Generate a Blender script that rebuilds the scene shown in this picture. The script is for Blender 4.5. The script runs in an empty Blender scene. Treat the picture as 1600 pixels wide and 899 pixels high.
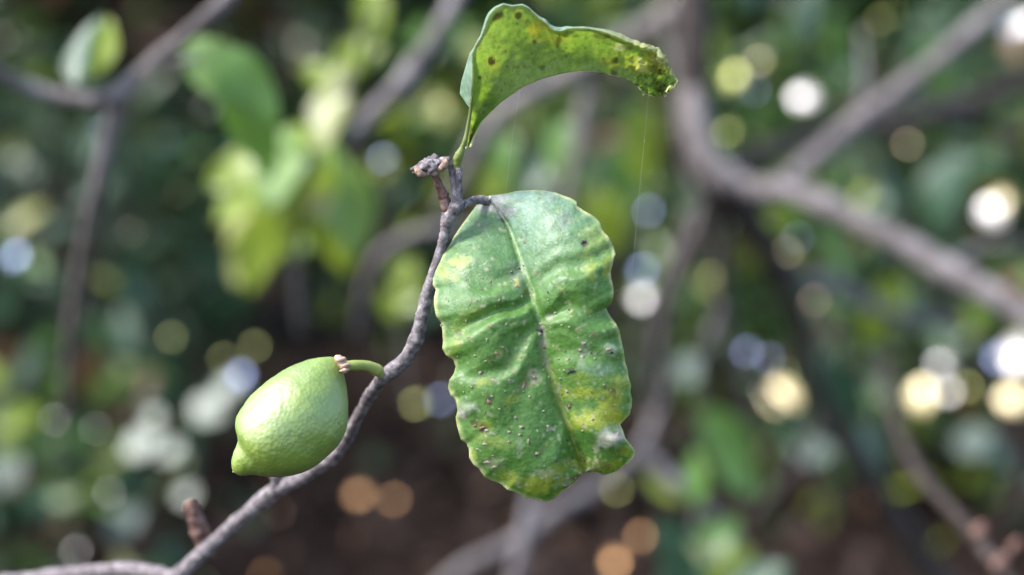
import bpy, bmesh, math, random
import numpy as np
from mathutils import Vector, Matrix, noise as mnoise

random.seed(7); np.random.seed(7)
R = math.radians
scene = bpy.context.scene
COL = scene.collection

# ------------------------------------------------------------------ camera
CAM_H, PITCH, FOCUS = 0.85, -8.0, 0.400
CP, SP = math.cos(R(PITCH)), math.sin(R(PITCH))
C0 = Vector((0, 0, CAM_H)); FWD = Vector((0, CP, SP)); RGT = Vector((1, 0, 0)); UPV = Vector((0, -SP, CP))
cam_d = bpy.data.cameras.new('camera'); cam = bpy.data.objects.new('camera', cam_d); COL.objects.link(cam)
cam.location = C0; cam.rotation_euler = (R(90 + PITCH), 0, 0)
cam_d.sensor_width = 36; cam_d.lens = 50; cam_d.clip_start = 0.02; cam_d.clip_end = 500
cam_d.dof.use_dof = True; cam_d.dof.focus_distance = FOCUS; cam_d.dof.aperture_fstop = 3.95
scene.camera = cam

# ------------------------------------------------------------------ light
SUN_EL, SUN_AZ = 50.0, -106.0            # azimuth from +Y (view direction) towards +X
sd = Vector((math.sin(R(SUN_AZ)) * math.cos(R(SUN_EL)), math.cos(R(SUN_AZ)) * math.cos(R(SUN_EL)), math.sin(R(SUN_EL))))
world = bpy.data.worlds.new('World'); scene.world = world; world.use_nodes = True
wn = world.node_tree; wn.nodes.clear()
sky = wn.nodes.new('ShaderNodeTexSky'); sky.sky_type = 'NISHITA'; sky.sun_disc = False
sky.sun_elevation = R(SUN_EL); sky.sun_rotation = R(SUN_AZ); sky.dust_density = 2.0; sky.ozone_density = 1.0
bg = wn.nodes.new('ShaderNodeBackground'); bg.inputs['Strength'].default_value = 0.14
wo = wn.nodes.new('ShaderNodeOutputWorld')
wn.links.new(sky.outputs[0], bg.inputs[0]); wn.links.new(bg.outputs[0], wo.inputs[0])
sun_d = bpy.data.lights.new('sun', 'SUN'); sun_d.energy = 1.9; sun_d.angle = R(11); sun_d.color = (1.0, 0.975, 0.945)
sun = bpy.data.objects.new('sun', sun_d); COL.objects.link(sun); sun.location = (-3, -2, 5)
sun.rotation_euler = sd.to_track_quat('Z', 'Y').to_euler()
vs = scene.view_settings
vs.view_transform = 'Standard'; vs.look = 'None'; vs.gamma = 1.0; vs.exposure = 1.76; vs.use_curve_mapping = False
scene.cycles.use_denoising = True
scene.cycles.max_bounces = 6
scene.cycles.sample_clamp_indirect = 4

# ------------------------------------------------------------------ helpers
def P(px, py, D=FOCUS):
    """the point seen at this place of the photograph, D metres along the lens axis"""
    k = 0.72 * D / 1600.0
    return C0 + FWD * D + RGT * ((px - 800) * k) + UPV * ((449.5 - py) * k)
MID = 1.0
def dm(D): return FOCUS + (D - FOCUS) * MID     # spacing of the blurred middle distance
def pxm(D=FOCUS): return 0.72 * D / 1600.0
def tag(o, label=None, cat=None, group=None, kind=None):
    for k, v in (('label', label), ('category', cat), ('group', group), ('kind', kind)):
        if v: o[k] = v
    return o
def link(o, parent=None):
    COL.objects.link(o)
    if parent is not None:
        o.parent = parent
        if parent.parent is None: o.matrix_parent_inverse = Matrix.Translation(-Vector(parent.location))
    return o
def obj(name, verts, faces, mat, parent=None, smooth=True):
    me = bpy.data.meshes.new(name)
    me.from_pydata([tuple(v) for v in verts], [], faces)
    if smooth: me.polygons.foreach_set('use_smooth', [True] * len(me.polygons))
    for m in (mat if isinstance(mat, (list, tuple)) else [mat]): me.materials.append(m)
    me.update()
    return link(bpy.data.objects.new(name, me), parent)
def empty(name, loc, label, cat, group=None):
    o = bpy.data.objects.new(name, None); COL.objects.link(o); o.location = loc; o.empty_display_size = 0.02
    return tag(o, label, cat, group)
def nz(p, s, seed=0.0): return mnoise.noise(Vector((p[0] * s + seed, p[1] * s + seed * 1.7, p[2] * s - seed)))
def catmull(pts, n):
    """smooth resampling of rows of numbers"""
    A = np.array(pts, float); A = np.vstack([2 * A[0] - A[1], A, 2 * A[-1] - A[-2]])
    out = []
    m = len(A) - 3
    for i in range(n):
        f = i / (n - 1) * m; k = min(int(f), m - 1); t = f - k
        a, b, c, d = A[k], A[k + 1], A[k + 2], A[k + 3]
        out.append(0.5 * ((2 * b) + (c - a) * t + (2 * a - 5 * b + 4 * c - d) * t * t + (3 * b - a - 3 * c + d) * t ** 3))
    return np.array(out)
def tube(name, pts, mat, parent=None, seg=12, n=None, rough=0.10, nodes=(), seed=0.0, fine=0.0):
    """pts: (px, py, D, radius in photo pixels); a tapered, slightly knobbly limb with closed ends"""
    n = n or max(12, len(pts) * 7)
    A = catmull(pts, n); A[:, 2] = dm(A[:, 2])
    if name in ('twig', 'spur', 'side_twig') and MID == 1: A[:, 2] = np.where(A[:, 2] > .416, .416 + (A[:, 2] - .416) * 1.9, A[:, 2])
    A[:, 3] *= .80 if MID > 1 else (.90 if name in ('twig', 'side_twig') else 1)
    cen = [P(a[0], a[1], a[2]) for a in A]; rad = [max(a[3], 0.05) * pxm(a[2]) for a in A]
    return tube3(name, cen, rad, mat, parent, seg, rough, nodes, seed, fine)
def tube3(name, cen, rad, mat, parent=None, seg=12, rough=0.10, nodes=(), seed=0.0, fine=0.0):
    n = len(cen); V = []; F = []
    nrm = None
    for i in range(n):
        tg = (cen[min(i + 1, n - 1)] - cen[max(i - 1, 0)]).normalized()
        if nrm is None: nrm = tg.orthogonal().normalized()
        nrm = (nrm - tg * nrm.dot(tg)).normalized(); bn = tg.cross(nrm)
        f = i / (n - 1); r0 = rad[i]
        for (c, w, h) in nodes: r0 *= 1 + h * math.exp(-((f - c) / w) ** 2)
        for k in range(seg):
            a = 2 * math.pi * k / seg
            d = nrm * math.cos(a) + bn * math.sin(a)
            p = cen[i] + d * r0
            s = 0.35 / rad[i] if rad[i] > 0 else 1
            rr = r0 * (1 + rough * 2 * nz(p, s, seed + 3.1) + fine * nz(p, s * 4, seed + 9.7))
            V.append(cen[i] + d * rr)
    for i in range(n - 1):
        for k in range(seg):
            a = i * seg + k; b = i * seg + (k + 1) % seg
            F.append((a, b, b + seg, a + seg))
    V.append(cen[0]); V.append(cen[-1])
    for k in range(seg):
        F.append((len(V) - 2, (k + 1) % seg, k)); F.append((len(V) - 1, (n - 1) * seg + k, (n - 1) * seg + (k + 1) % seg))
    return obj(name, V, F, mat, parent)

# ------------------------------------------------------------------ materials
def srgb(r, g, b):
    return tuple((x / 255 / 12.92 if x / 255 < 0.04045 else ((x / 255 + 0.055) / 1.055) ** 2.4) for x in (r, g, b)) + (1,)
class NT:
    def __init__(self, name):
        self.m = bpy.data.materials.new(name); self.m.use_nodes = True
        self.t = self.m.node_tree; self.t.nodes.clear()
    def n(self, typ, **kw):
        d = self.t.nodes.new(typ)
        for k, v in kw.items(): setattr(d, k, v)
        return d
    def l(self, a, b): self.t.links.new(a, b)
    def ramp(self, fac, stops):
        r = self.n('ShaderNodeValToRGB'); e = r.color_ramp.elements
        while len(e) < len(stops): e.new(0.5)
        for x, (p, c) in zip(e, stops): x.position = p; x.color = c if len(c) == 4 else tuple(c) + (1,)
        self.l(fac, r.inputs[0]); return r.outputs[0]
    def noise(self, scale, detail=4, rough=0.55, coord='Object'):
        tc = self.n('ShaderNodeTexCoord'); x = self.n('ShaderNodeTexNoise')
        x.inputs['Scale'].default_value = scale; x.inputs['Detail'].default_value = detail; x.inputs['Roughness'].default_value = rough
        self.l(tc.outputs[coord], x.inputs['Vector']); return x.outputs[0]
    def bump(self, h, strength, dist):
        b = self.n('ShaderNodeBump'); b.inputs['Strength'].default_value = strength; b.inputs['Distance'].default_value = dist
        self.l(h, b.inputs['Height']); return b.outputs[0]
def leafmat(name, c0, c1, trans, rough=0.35, spec=0.5, tfac=0.3, nscale=40, tint=None, attr=None, bump=None):
    m = NT(name)
    p = m.n('ShaderNodeBsdfPrincipled'); tr = m.n('ShaderNodeBsdfTranslucent'); mx = m.n('ShaderNodeMixShader'); o = m.n('ShaderNodeOutputMaterial')
    if attr:
        a = m.n('ShaderNodeAttribute', attribute_name=attr)
        fine = m.noise(650, 8, 0.72)
        mul = m.ramp(fine, [(0.34, (.70, .73, .64)), (0.5, (.98, .98, .96)), (0.66, (1.2, 1.16, 1.24))])
        rr = m.n('ShaderNodeMapRange'); rr.inputs[1].default_value = .35; rr.inputs[2].default_value = .65; rr.inputs[3].default_value = rough - .08; rr.inputs[4].default_value = rough + .16
        m.l(m.noise(260, 6, .65), rr.inputs[0]); m.l(rr.outputs[0], p.inputs['Roughness'])
        mm = m.n('ShaderNodeMix', data_type='RGBA', blend_type='MULTIPLY'); mm.inputs[0].default_value = 1
        m.l(a.outputs['Color'], mm.inputs[6]); m.l(mul, mm.inputs[7]); col = mm.outputs[2]
        hs = m.n('ShaderNodeMix', data_type='RGBA', blend_type='MULTIPLY'); hs.inputs[0].default_value = 1
        m.l(col, hs.inputs[6]); hs.inputs[7].default_value = trans; tcol = hs.outputs[2]
        m.l(tcol, tr.inputs[0])
    else:
        oi = m.n('ShaderNodeObjectInfo')
        nf = m.noise(nscale, 3)
        ad = m.n('ShaderNodeMath', operation='ADD'); m.l(nf, ad.inputs[0])
        sb = m.n('ShaderNodeMath', operation='MULTIPLY_ADD'); m.l(oi.outputs['Random'], sb.inputs[0]); sb.inputs[1].default_value = 0.35; sb.inputs[2].default_value = -0.17
        m.l(sb.outputs[0], ad.inputs[1])
        col = m.ramp(ad.outputs[0], [(0.3, c0), (0.7, c1)])
        tr.inputs[0].default_value = trans
    m.l(col, p.inputs['Base Color'])
    p.inputs['Roughness'].default_value = rough; p.inputs['Specular IOR Level'].default_value = spec
    if tint: p.inputs['Specular Tint'].default_value = tint
    if bump:
        b0 = m.bump(m.noise(bump[0], 4, 0.6), bump[1], bump[2])
        vo = m.n('ShaderNodeTexVoronoi', feature='DISTANCE_TO_EDGE'); vo.inputs['Scale'].default_value = 520
        tc = m.n('ShaderNodeTexCoord'); m.l(tc.outputs['Object'], vo.inputs['Vector'])
        ed = m.ramp(vo.outputs['Distance'], [(0, (0, 0, 0)), (.14, (1, 1, 1))])
        b1 = m.n('ShaderNodeBump'); b1.inputs['Strength'].default_value = .16; b1.inputs['Distance'].default_value = .00016
        m.l(ed, b1.inputs['Height']); m.l(b0, b1.inputs['Normal']); m.l(b1.outputs[0], p.inputs['Normal'])
        vm = m.n('ShaderNodeMix', data_type='RGBA', blend_type='MULTIPLY'); vm.inputs[0].default_value = 1
        m.l(m.ramp(vo.outputs['Distance'], [(0, (1.07, 1.05, 1.05)), (.12, (.98, .99, .98))]), vm.inputs[7]); m.l(col, vm.inputs[6]); m.l(vm.outputs[2], p.inputs['Base Color'])
    mx.inputs[0].default_value = tfac
    m.l(p.outputs[0], mx.inputs[1]); m.l(tr.outputs[0], mx.inputs[2]); m.l(mx.outputs[0], o.inputs[0])
    return m.m
def barkmat(name, dark, mid, light, scale=160, bump=(700, 0.6, 0.0006), rough=0.8, spec=0.3):
    m = NT(name); p = m.n('ShaderNodeBsdfPrincipled'); o = m.n('ShaderNodeOutputMaterial')
    col = m.ramp(m.noise(scale, 7, 0.65), [(0.30, dark), (0.5, mid), (0.70, light)])
    m.l(col, p.inputs['Base Color']); p.inputs['Roughness'].default_value = rough; p.inputs['Specular IOR Level'].default_value = spec
    m.l(m.bump(m.noise(bump[0], 6, 0.7), bump[1], bump[2]), p.inputs['Normal'])
    m.l(p.outputs[0], o.inputs[0]); return m.m

M = {}
M['bark_twig'] = barkmat('twig_bark', (.045, .036, .036), (.205, .175, .182), (.44, .40, .41), 420, (1500, 1.0, 0.0007))
M['dusty'] = barkmat('dusty_bark', (.17, .145, .15), (.36, .325, .34), (.52, .48, .50), 420, (1500, .9, .0005))
M['bark_red'] = barkmat('young_bark', (.05, .022, .016), (.17, .09, .07), (.34, .24, .20), 400, (1500, 0.8, 0.0004))
M['bark_tan'] = barkmat('broken_wood', (.08, .05, .04), (.30, .20, .15), (.52, .40, .33), 500, (1800, 0.8, 0.0004))
M['bark_gray'] = barkmat('grey_bark', (.045, .037, .036), (.15, .13, .128), (.30, .275, .275), 75, (300, 0.5, 0.001))
M['bark_dark'] = barkmat('dark_bark', (.016, .012, .010), (.040, .030, .026), (.075, .06, .053), 60, (300, 0.5, 0.001))
M['leaf_main'] = leafmat('spotted_leaf', None, None, (1.5, 1.6, 0.55, 1), rough=0.46, spec=0.6, tfac=0.24, attr='tint', bump=(900, 0.65, 0.00035))
M['leaf_upper'] = leafmat('curled_leaf', None, None, (1.35, 1.45, 0.6, 1), rough=0.55, spec=0.25, tfac=0.42, attr='tint', bump=(1500, 0.4, 0.0003))
M['rim'] = leafmat('leaf_rim', (.50, .52, .25), (.62, .62, .36), (.6, .6, .3, 1), rough=.5, tfac=.3)
M['leaf_a'] = leafmat('mid_green_leaf', (.075, .165, .03), (.13, .26, .055), (.20, .36, .04, 1), .36, .5, .38)
M['leaf_l'] = leafmat('light_green_leaf', (.16, .28, .06), (.24, .37, .11), (.30, .45, .07, 1), .4, .6, .35)
M['leaf_y'] = leafmat('yellow_green_leaf', (.18, .25, .02), (.27, .36, .04), (.40, .50, .05, 1), .35, .5, .42)
M['leaf_d'] = leafmat('dark_leaf', (.018, .042, .016), (.036, .074, .028), (.04, .085, .012, 1), .42, .35, .22)
M['leaf_t'] = leafmat('blue_green_leaf', (.034, .075, .042), (.055, .11, .064), (.05, .11, .04, 1), .38, .4, .22)
M['leaf_p'] = leafmat('pale_leaf', (.24, .27, .15), (.34, .36, .06), (.3, .34, .12, 1), .35, .5, .35)
M['leaf_o'] = leafmat('orange_leaf', (.36, .12, .015), (.50, .2, .03), (.5, .2, .03, 1), .45, .4, .35)
M['litter'] = leafmat('litter_leaf', (.022, .014, .011), (.055, .036, .029), (.03, .018, .01, 1), .7, .2, .15)
M['leaf_b'] = leafmat('brown_leaf', (.09, .045, .025), (.17, .09, .05), (.15, .08, .03, 1), .5, .4, .25)
def glint(name, base, tint, spec=1.0, rough=.22, tf=.15): return leafmat(name, base, base, base, rough, spec, tf, tint=tint)
M['g_white'] = glint('waxy_leaf', (.09, .10, .09, 1), (.97, .94, 1, 1))
M['g_soft'] = leafmat('soft_waxy_leaf', (.03, .075, .045, 1), (.05, .11, .07, 1), (.05, .1, .04, 1), .40, .7, .2)
M['g_dim'] = leafmat('dull_waxy_leaf', (.04, .075, .06, 1), (.06, .10, .085, 1), (.05, .1, .04, 1), .5, .3, .2)
M['g_blue'] = glint('sky_tinted_leaf', (.06, .09, .10, 1), (.42, .52, 1, 1))  # blue of reflected sky painted into the specular tint
M['g_cream'] = glint('waxy_cream_leaf', (.32, .26, .12, 1), (1, .88, .60, 1))
M['g_olive'] = glint('waxy_olive_leaf', (.16, .18, .03, 1), (.80, .85, .32, 1))
M['g_orange'] = glint('dry_shiny_leaf', (.30, .13, .05, 1), (1, .60, .30, 1))
M['g_brown'] = glint('dry_brown_leaf', (.20, .10, .06, 1), (.8, .55, .45, 1))

# ------------------------------------------------------------------ the setting
def make_ground():
    n = 60; V = []; F = []
    xs = np.concatenate([np.linspace(-60, -6, 12)[:-1], np.linspace(-6, 6, 49), np.linspace(6, 60, 12)[1:]])
    ys = np.concatenate([np.linspace(-60, -4, 12)[:-1], np.linspace(-4, 8, 49), np.linspace(8, 90, 12)[1:]])
    for y in ys:
        for x in xs:
            V.append((x, y, 0.05 * mnoise.noise(Vector((x * .8, y * .8, 0))) + 0.02 * mnoise.noise(Vector((x * 4, y * 4, 3)))))
    w = len(xs)
    for j in range(len(ys) - 1):
        for i in range(w - 1):
            a = j * w + i; F.append((a, a + 1, a + w + 1, a + w))
    m = NT('soil'); p = m.n('ShaderNodeBsdfPrincipled'); o = m.n('ShaderNodeOutputMaterial')
    m.l(m.ramp(m.noise(9, 8, .7), [(.3, (.010, .007, .006)), (.55, (.028, .019, .016)), (.75, (.06, .042, .037))]), p.inputs['Base Color'])
    p.inputs['Roughness'].default_value = 1.0; p.inputs['Specular IOR Level'].default_value = .03
    m.l(m.bump(m.noise(40, 8, .7), .8, .02), p.inputs['Normal']); m.l(p.outputs[0], o.inputs[0])
    g = obj('ground', V, F, m.m); g['kind'] = 'structure'
make_ground()

# ------------------------------------------------------------------ leaf meshes
def leaf_mesh(name, mat, fold=.25, droop=.25, wid=.24, wave=.03, nu=9, nv=4, twist=0.0, seed=0):
    """unit leaf: base at the origin, tip at +Y, upper side +Z"""
    V = []; F = []
    for i in range(nu + 1):
        t = i / nu
        w = wid * (math.sin(math.pi * min(t * .96 + .03, 1)) ** .8) * (1.12 - .35 * t)
        if i == nu: w = .004
        for j in range(nv + 1):
            s = j / nv * 2 - 1
            z = fold * w * abs(s) - droop * t * t + wave * math.sin(t * 11 + s * 2 + seed) * abs(s)
            x = s * w; a = twist * t
            V.append((x * math.cos(a) - z * math.sin(a) * .3, t, z + x * math.sin(a)))
    for i in range(nu):
        for j in range(nv):
            a = i * (nv + 1) + j; F.append((a, a + 1, a + nv + 2, a + nv + 1))
    me = bpy.data.meshes.new(name); me.from_pydata(V, [], F); me.polygons.foreach_set('use_smooth', [True] * len(F))
    me.materials.append(mat); me.update(); return me
LM = {}
def get_leaf(kind, var):
    if (kind, var) not in LM:
        a = [(.25, .25, .24, .03, 0), (.5, .12, .22, .02, .5), (.15, .5, .27, .05, -.4), (.35, -.15, .25, .04, .3)][var]
        LM[(kind, var)] = leaf_mesh('leaf', M[kind], *a[:4], twist=a[4], seed=var)
    return LM[(kind, var)]
def basis(base, tip, nrm):
    y = (tip - base); L = y.length; y = y / L
    z = (nrm - y * nrm.dot(y)).normalized(); x = y.cross(z)
    return Matrix(((x.x, y.x, z.x, base.x), (x.y, y.y, z.y, base.y), (x.z, y.z, z.z, base.z), (0, 0, 0, 1))), L
def put_leaf(parent, kind, base, tip, nrm, wid=1.0, var=0, name='leaf'):
    mat, L = basis(base, tip, nrm)
    o = bpy.data.objects.new(name, get_leaf(kind, var))
    link(o, parent); o.matrix_basis = mat @ Matrix.Diagonal((L * wid, L, L, 1))
    return o
def camn(nx, ny, nzc): return (RGT * nx + UPV * ny - FWD * nzc).normalized()
def px_leaf(parent, kind, b, t, D, D2=None, n=(0, .5, .8), wid=1.0, var=0):
    D2 = dm(D2 or D); D = dm(D)
    return put_leaf(parent, kind, P(b[0], b[1], D), P(t[0], t[1], D2), camn(*n), wid, var)
def glint_leaf(parent, kind, px, py, D, size, off=(0, 0, 0), wid=1.6, rot=None):
    """a small waxy leaf tilted so that it mirrors the sun"""
    c = P(px, py, D); v = (C0 - c).normalized()
    n = (v + sd).normalized()
    n = (n + RGT * off[0] + UPV * off[1] - FWD * off[2]).normalized()
    a = rot if rot is not None else random.uniform(0, 6.28)
    e1 = n.orthogonal().normalized(); e2 = n.cross(e1)
    y = e1 * math.cos(a) + e2 * math.sin(a)
    return put_leaf(parent, kind, c - y * size / 2, c + y * size / 2, n, wid, GL)
LMG = leaf_mesh
GL = 9
for k in ('g_white', 'g_soft', 'g_dim', 'g_blue', 'g_cream', 'g_olive', 'g_orange', 'g_brown'):
    LM[(k, 9)] = leaf_mesh('leaf', M[k], .12, .06, .26, .0, nu=6, nv=4)

# ------------------------------------------------------------------ shrubs behind
def foliage(name, parent, cen, rx, ry, rz, count, mats, size, seed, shell=.45, tilt=.7, cull=.8):
    """many real leaves scattered through a crown's volume"""
    rg = np.random.RandomState(seed); V = []; F = []; MI = []
    prof = [(0, 0, 0), (-.2, .35, .05), (.2, .35, .05), (0, .4, -.015), (-.17, .72, .0), (.17, .72, .0), (0, .75, -.05), (0, 1, -.14)]
    fc = [(0, 3, 1), (0, 2, 3), (1, 3, 6, 4), (3, 2, 5, 6), (4, 6, 7), (6, 5, 7)]
    i = 0
    while i < count:
        d = rg.normal(size=3); d /= np.sum(np.abs(d) ** 3.5) ** (1 / 3.5)
        r = (shell + (1 - shell) * rg.rand()) 
        p = Vector((cen[0] + d[0] * rx * r, cen[1] + d[1] * ry * r, cen[2] + d[2] * rz * r))
        g = nz(p, 3.2, seed * 1.3) + .5 * nz(p, 8, seed)
        i += 1
        if g < -.12 and rg.rand() < cull: continue
        if p.z < 0.03: continue
        out = Vector((d[0] * .6, d[1] * .6, d[2] * .4)) + Vector(rg.normal(size=3)) * .5
        out.z -= .25
        up = Vector((0, 0, 1)) * tilt + Vector(d) * .4 + Vector(rg.normal(size=3)) * .45
        L = size * (.6 + .7 * rg.rand())
        m, _ = basis(p, p + out.normalized() * L, up)
        m = m @ Matrix.Diagonal((L, L, L, 1)); b = len(V)
        V += [tuple(m @ Vector(q)) for q in prof]
        mi = rg.choice(len(mats), p=[w for _, w in mats])
        for f in fc: F.append(tuple(b + k for k in f)); MI.append(mi)
    o = obj(name, V, F, [M[k] for k, _ in mats], parent); o['kind'] = 'stuff'
    o.data.polygons.foreach_set('material_index', MI)
    return o
SHR = {}
def shrub(key, x, y, rx, ry, h, count, mats, size, seed, label, z0=0.0, nst=4, name='shrub', shell=.45, cull=.8):
    t = empty(name, (x, y, 0), label, 'shrub', 'shrubs in the dark background')
    foliage('foliage', t, (x, y, z0 + (h - z0) / 2), rx, ry, (h - z0) / 2, count, mats, size, seed, shell, .7, cull)
    rg = random.Random(seed)
    for k in range(nst):
        a = rg.uniform(0, 6.28); q = rg.uniform(.3, .8); cen = []; rad = []
        for i in range(9):
            f = i / 8
            cen.append(Vector((x + math.cos(a) * rx * q * f + .05 * math.sin(5 * f + k), y + math.sin(a) * ry * q * f * .7 + .05 * math.cos(4 * f + k), h * .85 * f - .02)))
            rad.append(.016 * (1.15 - f))
        tube3('stem', cen, rad, M['bark_dark'], t, 8, .08)
    SHR[key] = t; return t
G1 = [('leaf_d', .62), ('leaf_t', .22), ('leaf_a', .16)]
G2 = [('leaf_d', .50), ('leaf_t', .15), ('leaf_a', .25), ('leaf_y', .10)]
G3 = [('leaf_d', .55), ('leaf_t', .45)]
G4 = [('leaf_d', .30), ('leaf_b', .67), ('leaf_a', .03)]
# back row: dense, dark
shrub('b1', -2.6, 4.70, .95, .7, 3.0, 8500, G4, .11, 11, 'dark brownish shrub far behind the bare forked branch', shell=.2, cull=.35)
shrub('b2', -1.35, 5.00, .9, .7, 3.0, 8500, G4, .11, 12, 'dense dark shrub behind the young yellow-green shoot', shell=.2, cull=.35)
shrub('b3', -0.2, 5.10, .85, .7, 3.0, 8500, G2, .11, 13, 'dark green shrub behind the curled leaf, with soil in front', shell=.2, cull=.35)
shrub('b4', 0.95, 4.90, .9, .7, 3.0, 8500, G2, .11, 14, 'dark olive shrub behind the forked grey trunk', shell=.2, cull=.35)
shrub('b5', 2.1, 4.70, .9, .7, 3.0, 8500, G1, .11, 15, 'deep green shrub behind the long pale limb', shell=.2, cull=.35)
shrub('b6', 3.2, 4.80, .9, .7, 3.0, 8500, G1, .11, 16, 'deep green shrub at the right end of the back row', shell=.2, cull=.35)
shrub('b7', -3.8, 5.00, .9, .7, 3.0, 8500, G4, .11, 17, 'dark brownish shrub at the left end of the back row', shell=.2, cull=.35)
# unseen trees, added so their crowns block sky light over the back row
def sky_blocker_tree(x, y, seed, label):
    t = empty('sky_blocker_tree', (x, y, 0), label, 'tree', 'added sky blockers over the back row')
    tube3('trunk', [Vector((x + .08 * math.sin(i), y + .05 * math.cos(2 * i), .42 * i - .03)) for i in range(9)], [.11 - .008 * i for i in range(9)], M['bark_dark'], t, 14, .06)
    foliage('crown', t, (x, y - .5, 3.1), 1.7, 1.6, .8, 4200, G1, .17, seed, .1, .7, .3)
sky_blocker_tree(-2.4, 5.9, 41, 'added unseen tree blocking sky light over the brownish shrubs')
sky_blocker_tree(.6, 6.1, 42, 'added unseen tree blocking sky light over the olive shrubs')
sky_blocker_tree(3.4, 5.9, 43, 'added unseen tree blocking sky light over the deep green shrubs')
# front row
shrub('f1', -1.05, 2.90, .52, .4, .98, 1500, G3, .085, 21, 'low blue-green shrub left of the lemon with glossy lit leaves')
shrub('f2', -1.75, 3.45, .6, .45, 1.2, 1400, G1, .09, 22, 'dark shrub beneath the hanging end of the bare branch')
shrub('f3', 1.15, 3.00, .55, .45, 1.15, 1500, G3, .09, 23, 'blue-green shrub below the long pale limb, full of light spots')
shrub('f4', 1.9, 3.25, .6, .5, 1.4, 1400, G1, .09, 24, 'dark shrub below the limb tips with warm light spots')
shrub('f5', .45, 3.75, .5, .4, 1.0, 1300, G2, .09, 25, 'olive green shrub behind the spotted leaf and its thin bare stems')

G5 = [('leaf_a', .30), ('leaf_y', .14), ('leaf_p', .10), ('leaf_t', .22), ('leaf_b', .24)]
G6 = [('leaf_t', .45), ('leaf_a', .25), ('leaf_p', .12), ('leaf_b', .18)]
shrub('s1', -.92, 2.32, .44, .16, 1.0, 260, G6, .075, 51, 'sparse small-leaved shrub just behind the lemon', z0=.02, nst=6, shell=.05)
shrub('s2', .10, 2.75, .50, .22, 1.25, 300, G5, .075, 52, 'sparse mixed green and brown shrub behind the gap between the two sharp leaves', z0=.36, nst=6, shell=.05)
shrub('s3', .98, 2.62, .50, .22, 1.1, 360, G5, .075, 53, 'sparse shrub with pale and yellowing leaves behind the long limb', z0=.02, nst=6, shell=.05)
shrub('s4', -1.6, 2.5, .4, .22, 1.2, 160, G4, .075, 54, 'sparse brown-leaved shrub behind the folded leaf of the bare branch', z0=.02, nst=5, shell=.05)
shrub('g1', -.80, 2.02, .42, .14, .50, 420, G6, .07, 61, 'low grey-green ground shrub at the foot of the blue-green one', z0=.0, nst=5, shell=.05, cull=.4)
shrub('g2', 1.25, 2.15, .40, .16, .55, 420, G6, .07, 62, 'low grey-green ground shrub beside the leaning budded twig', z0=.0, nst=5, shell=.05, cull=.4)
shrub('g3', .62, 2.75, .26, .14, .42, 170, G5, .07, 63, 'small low plant on the soil between the budded twig and the bright sprig', z0=.0, nst=4, shell=.05, cull=.4)
lt = foliage('leaf_litter', None, (0, 3.2, .075), 2.6, 1.3, .03, 3200, [('litter', .88), ('leaf_b', .06), ('leaf_d', .06)], .06, 71, .02, 1.6, .3)
tag(lt, 'dry brown leaf litter scattered over the dark soil', 'leaf litter')
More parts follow.
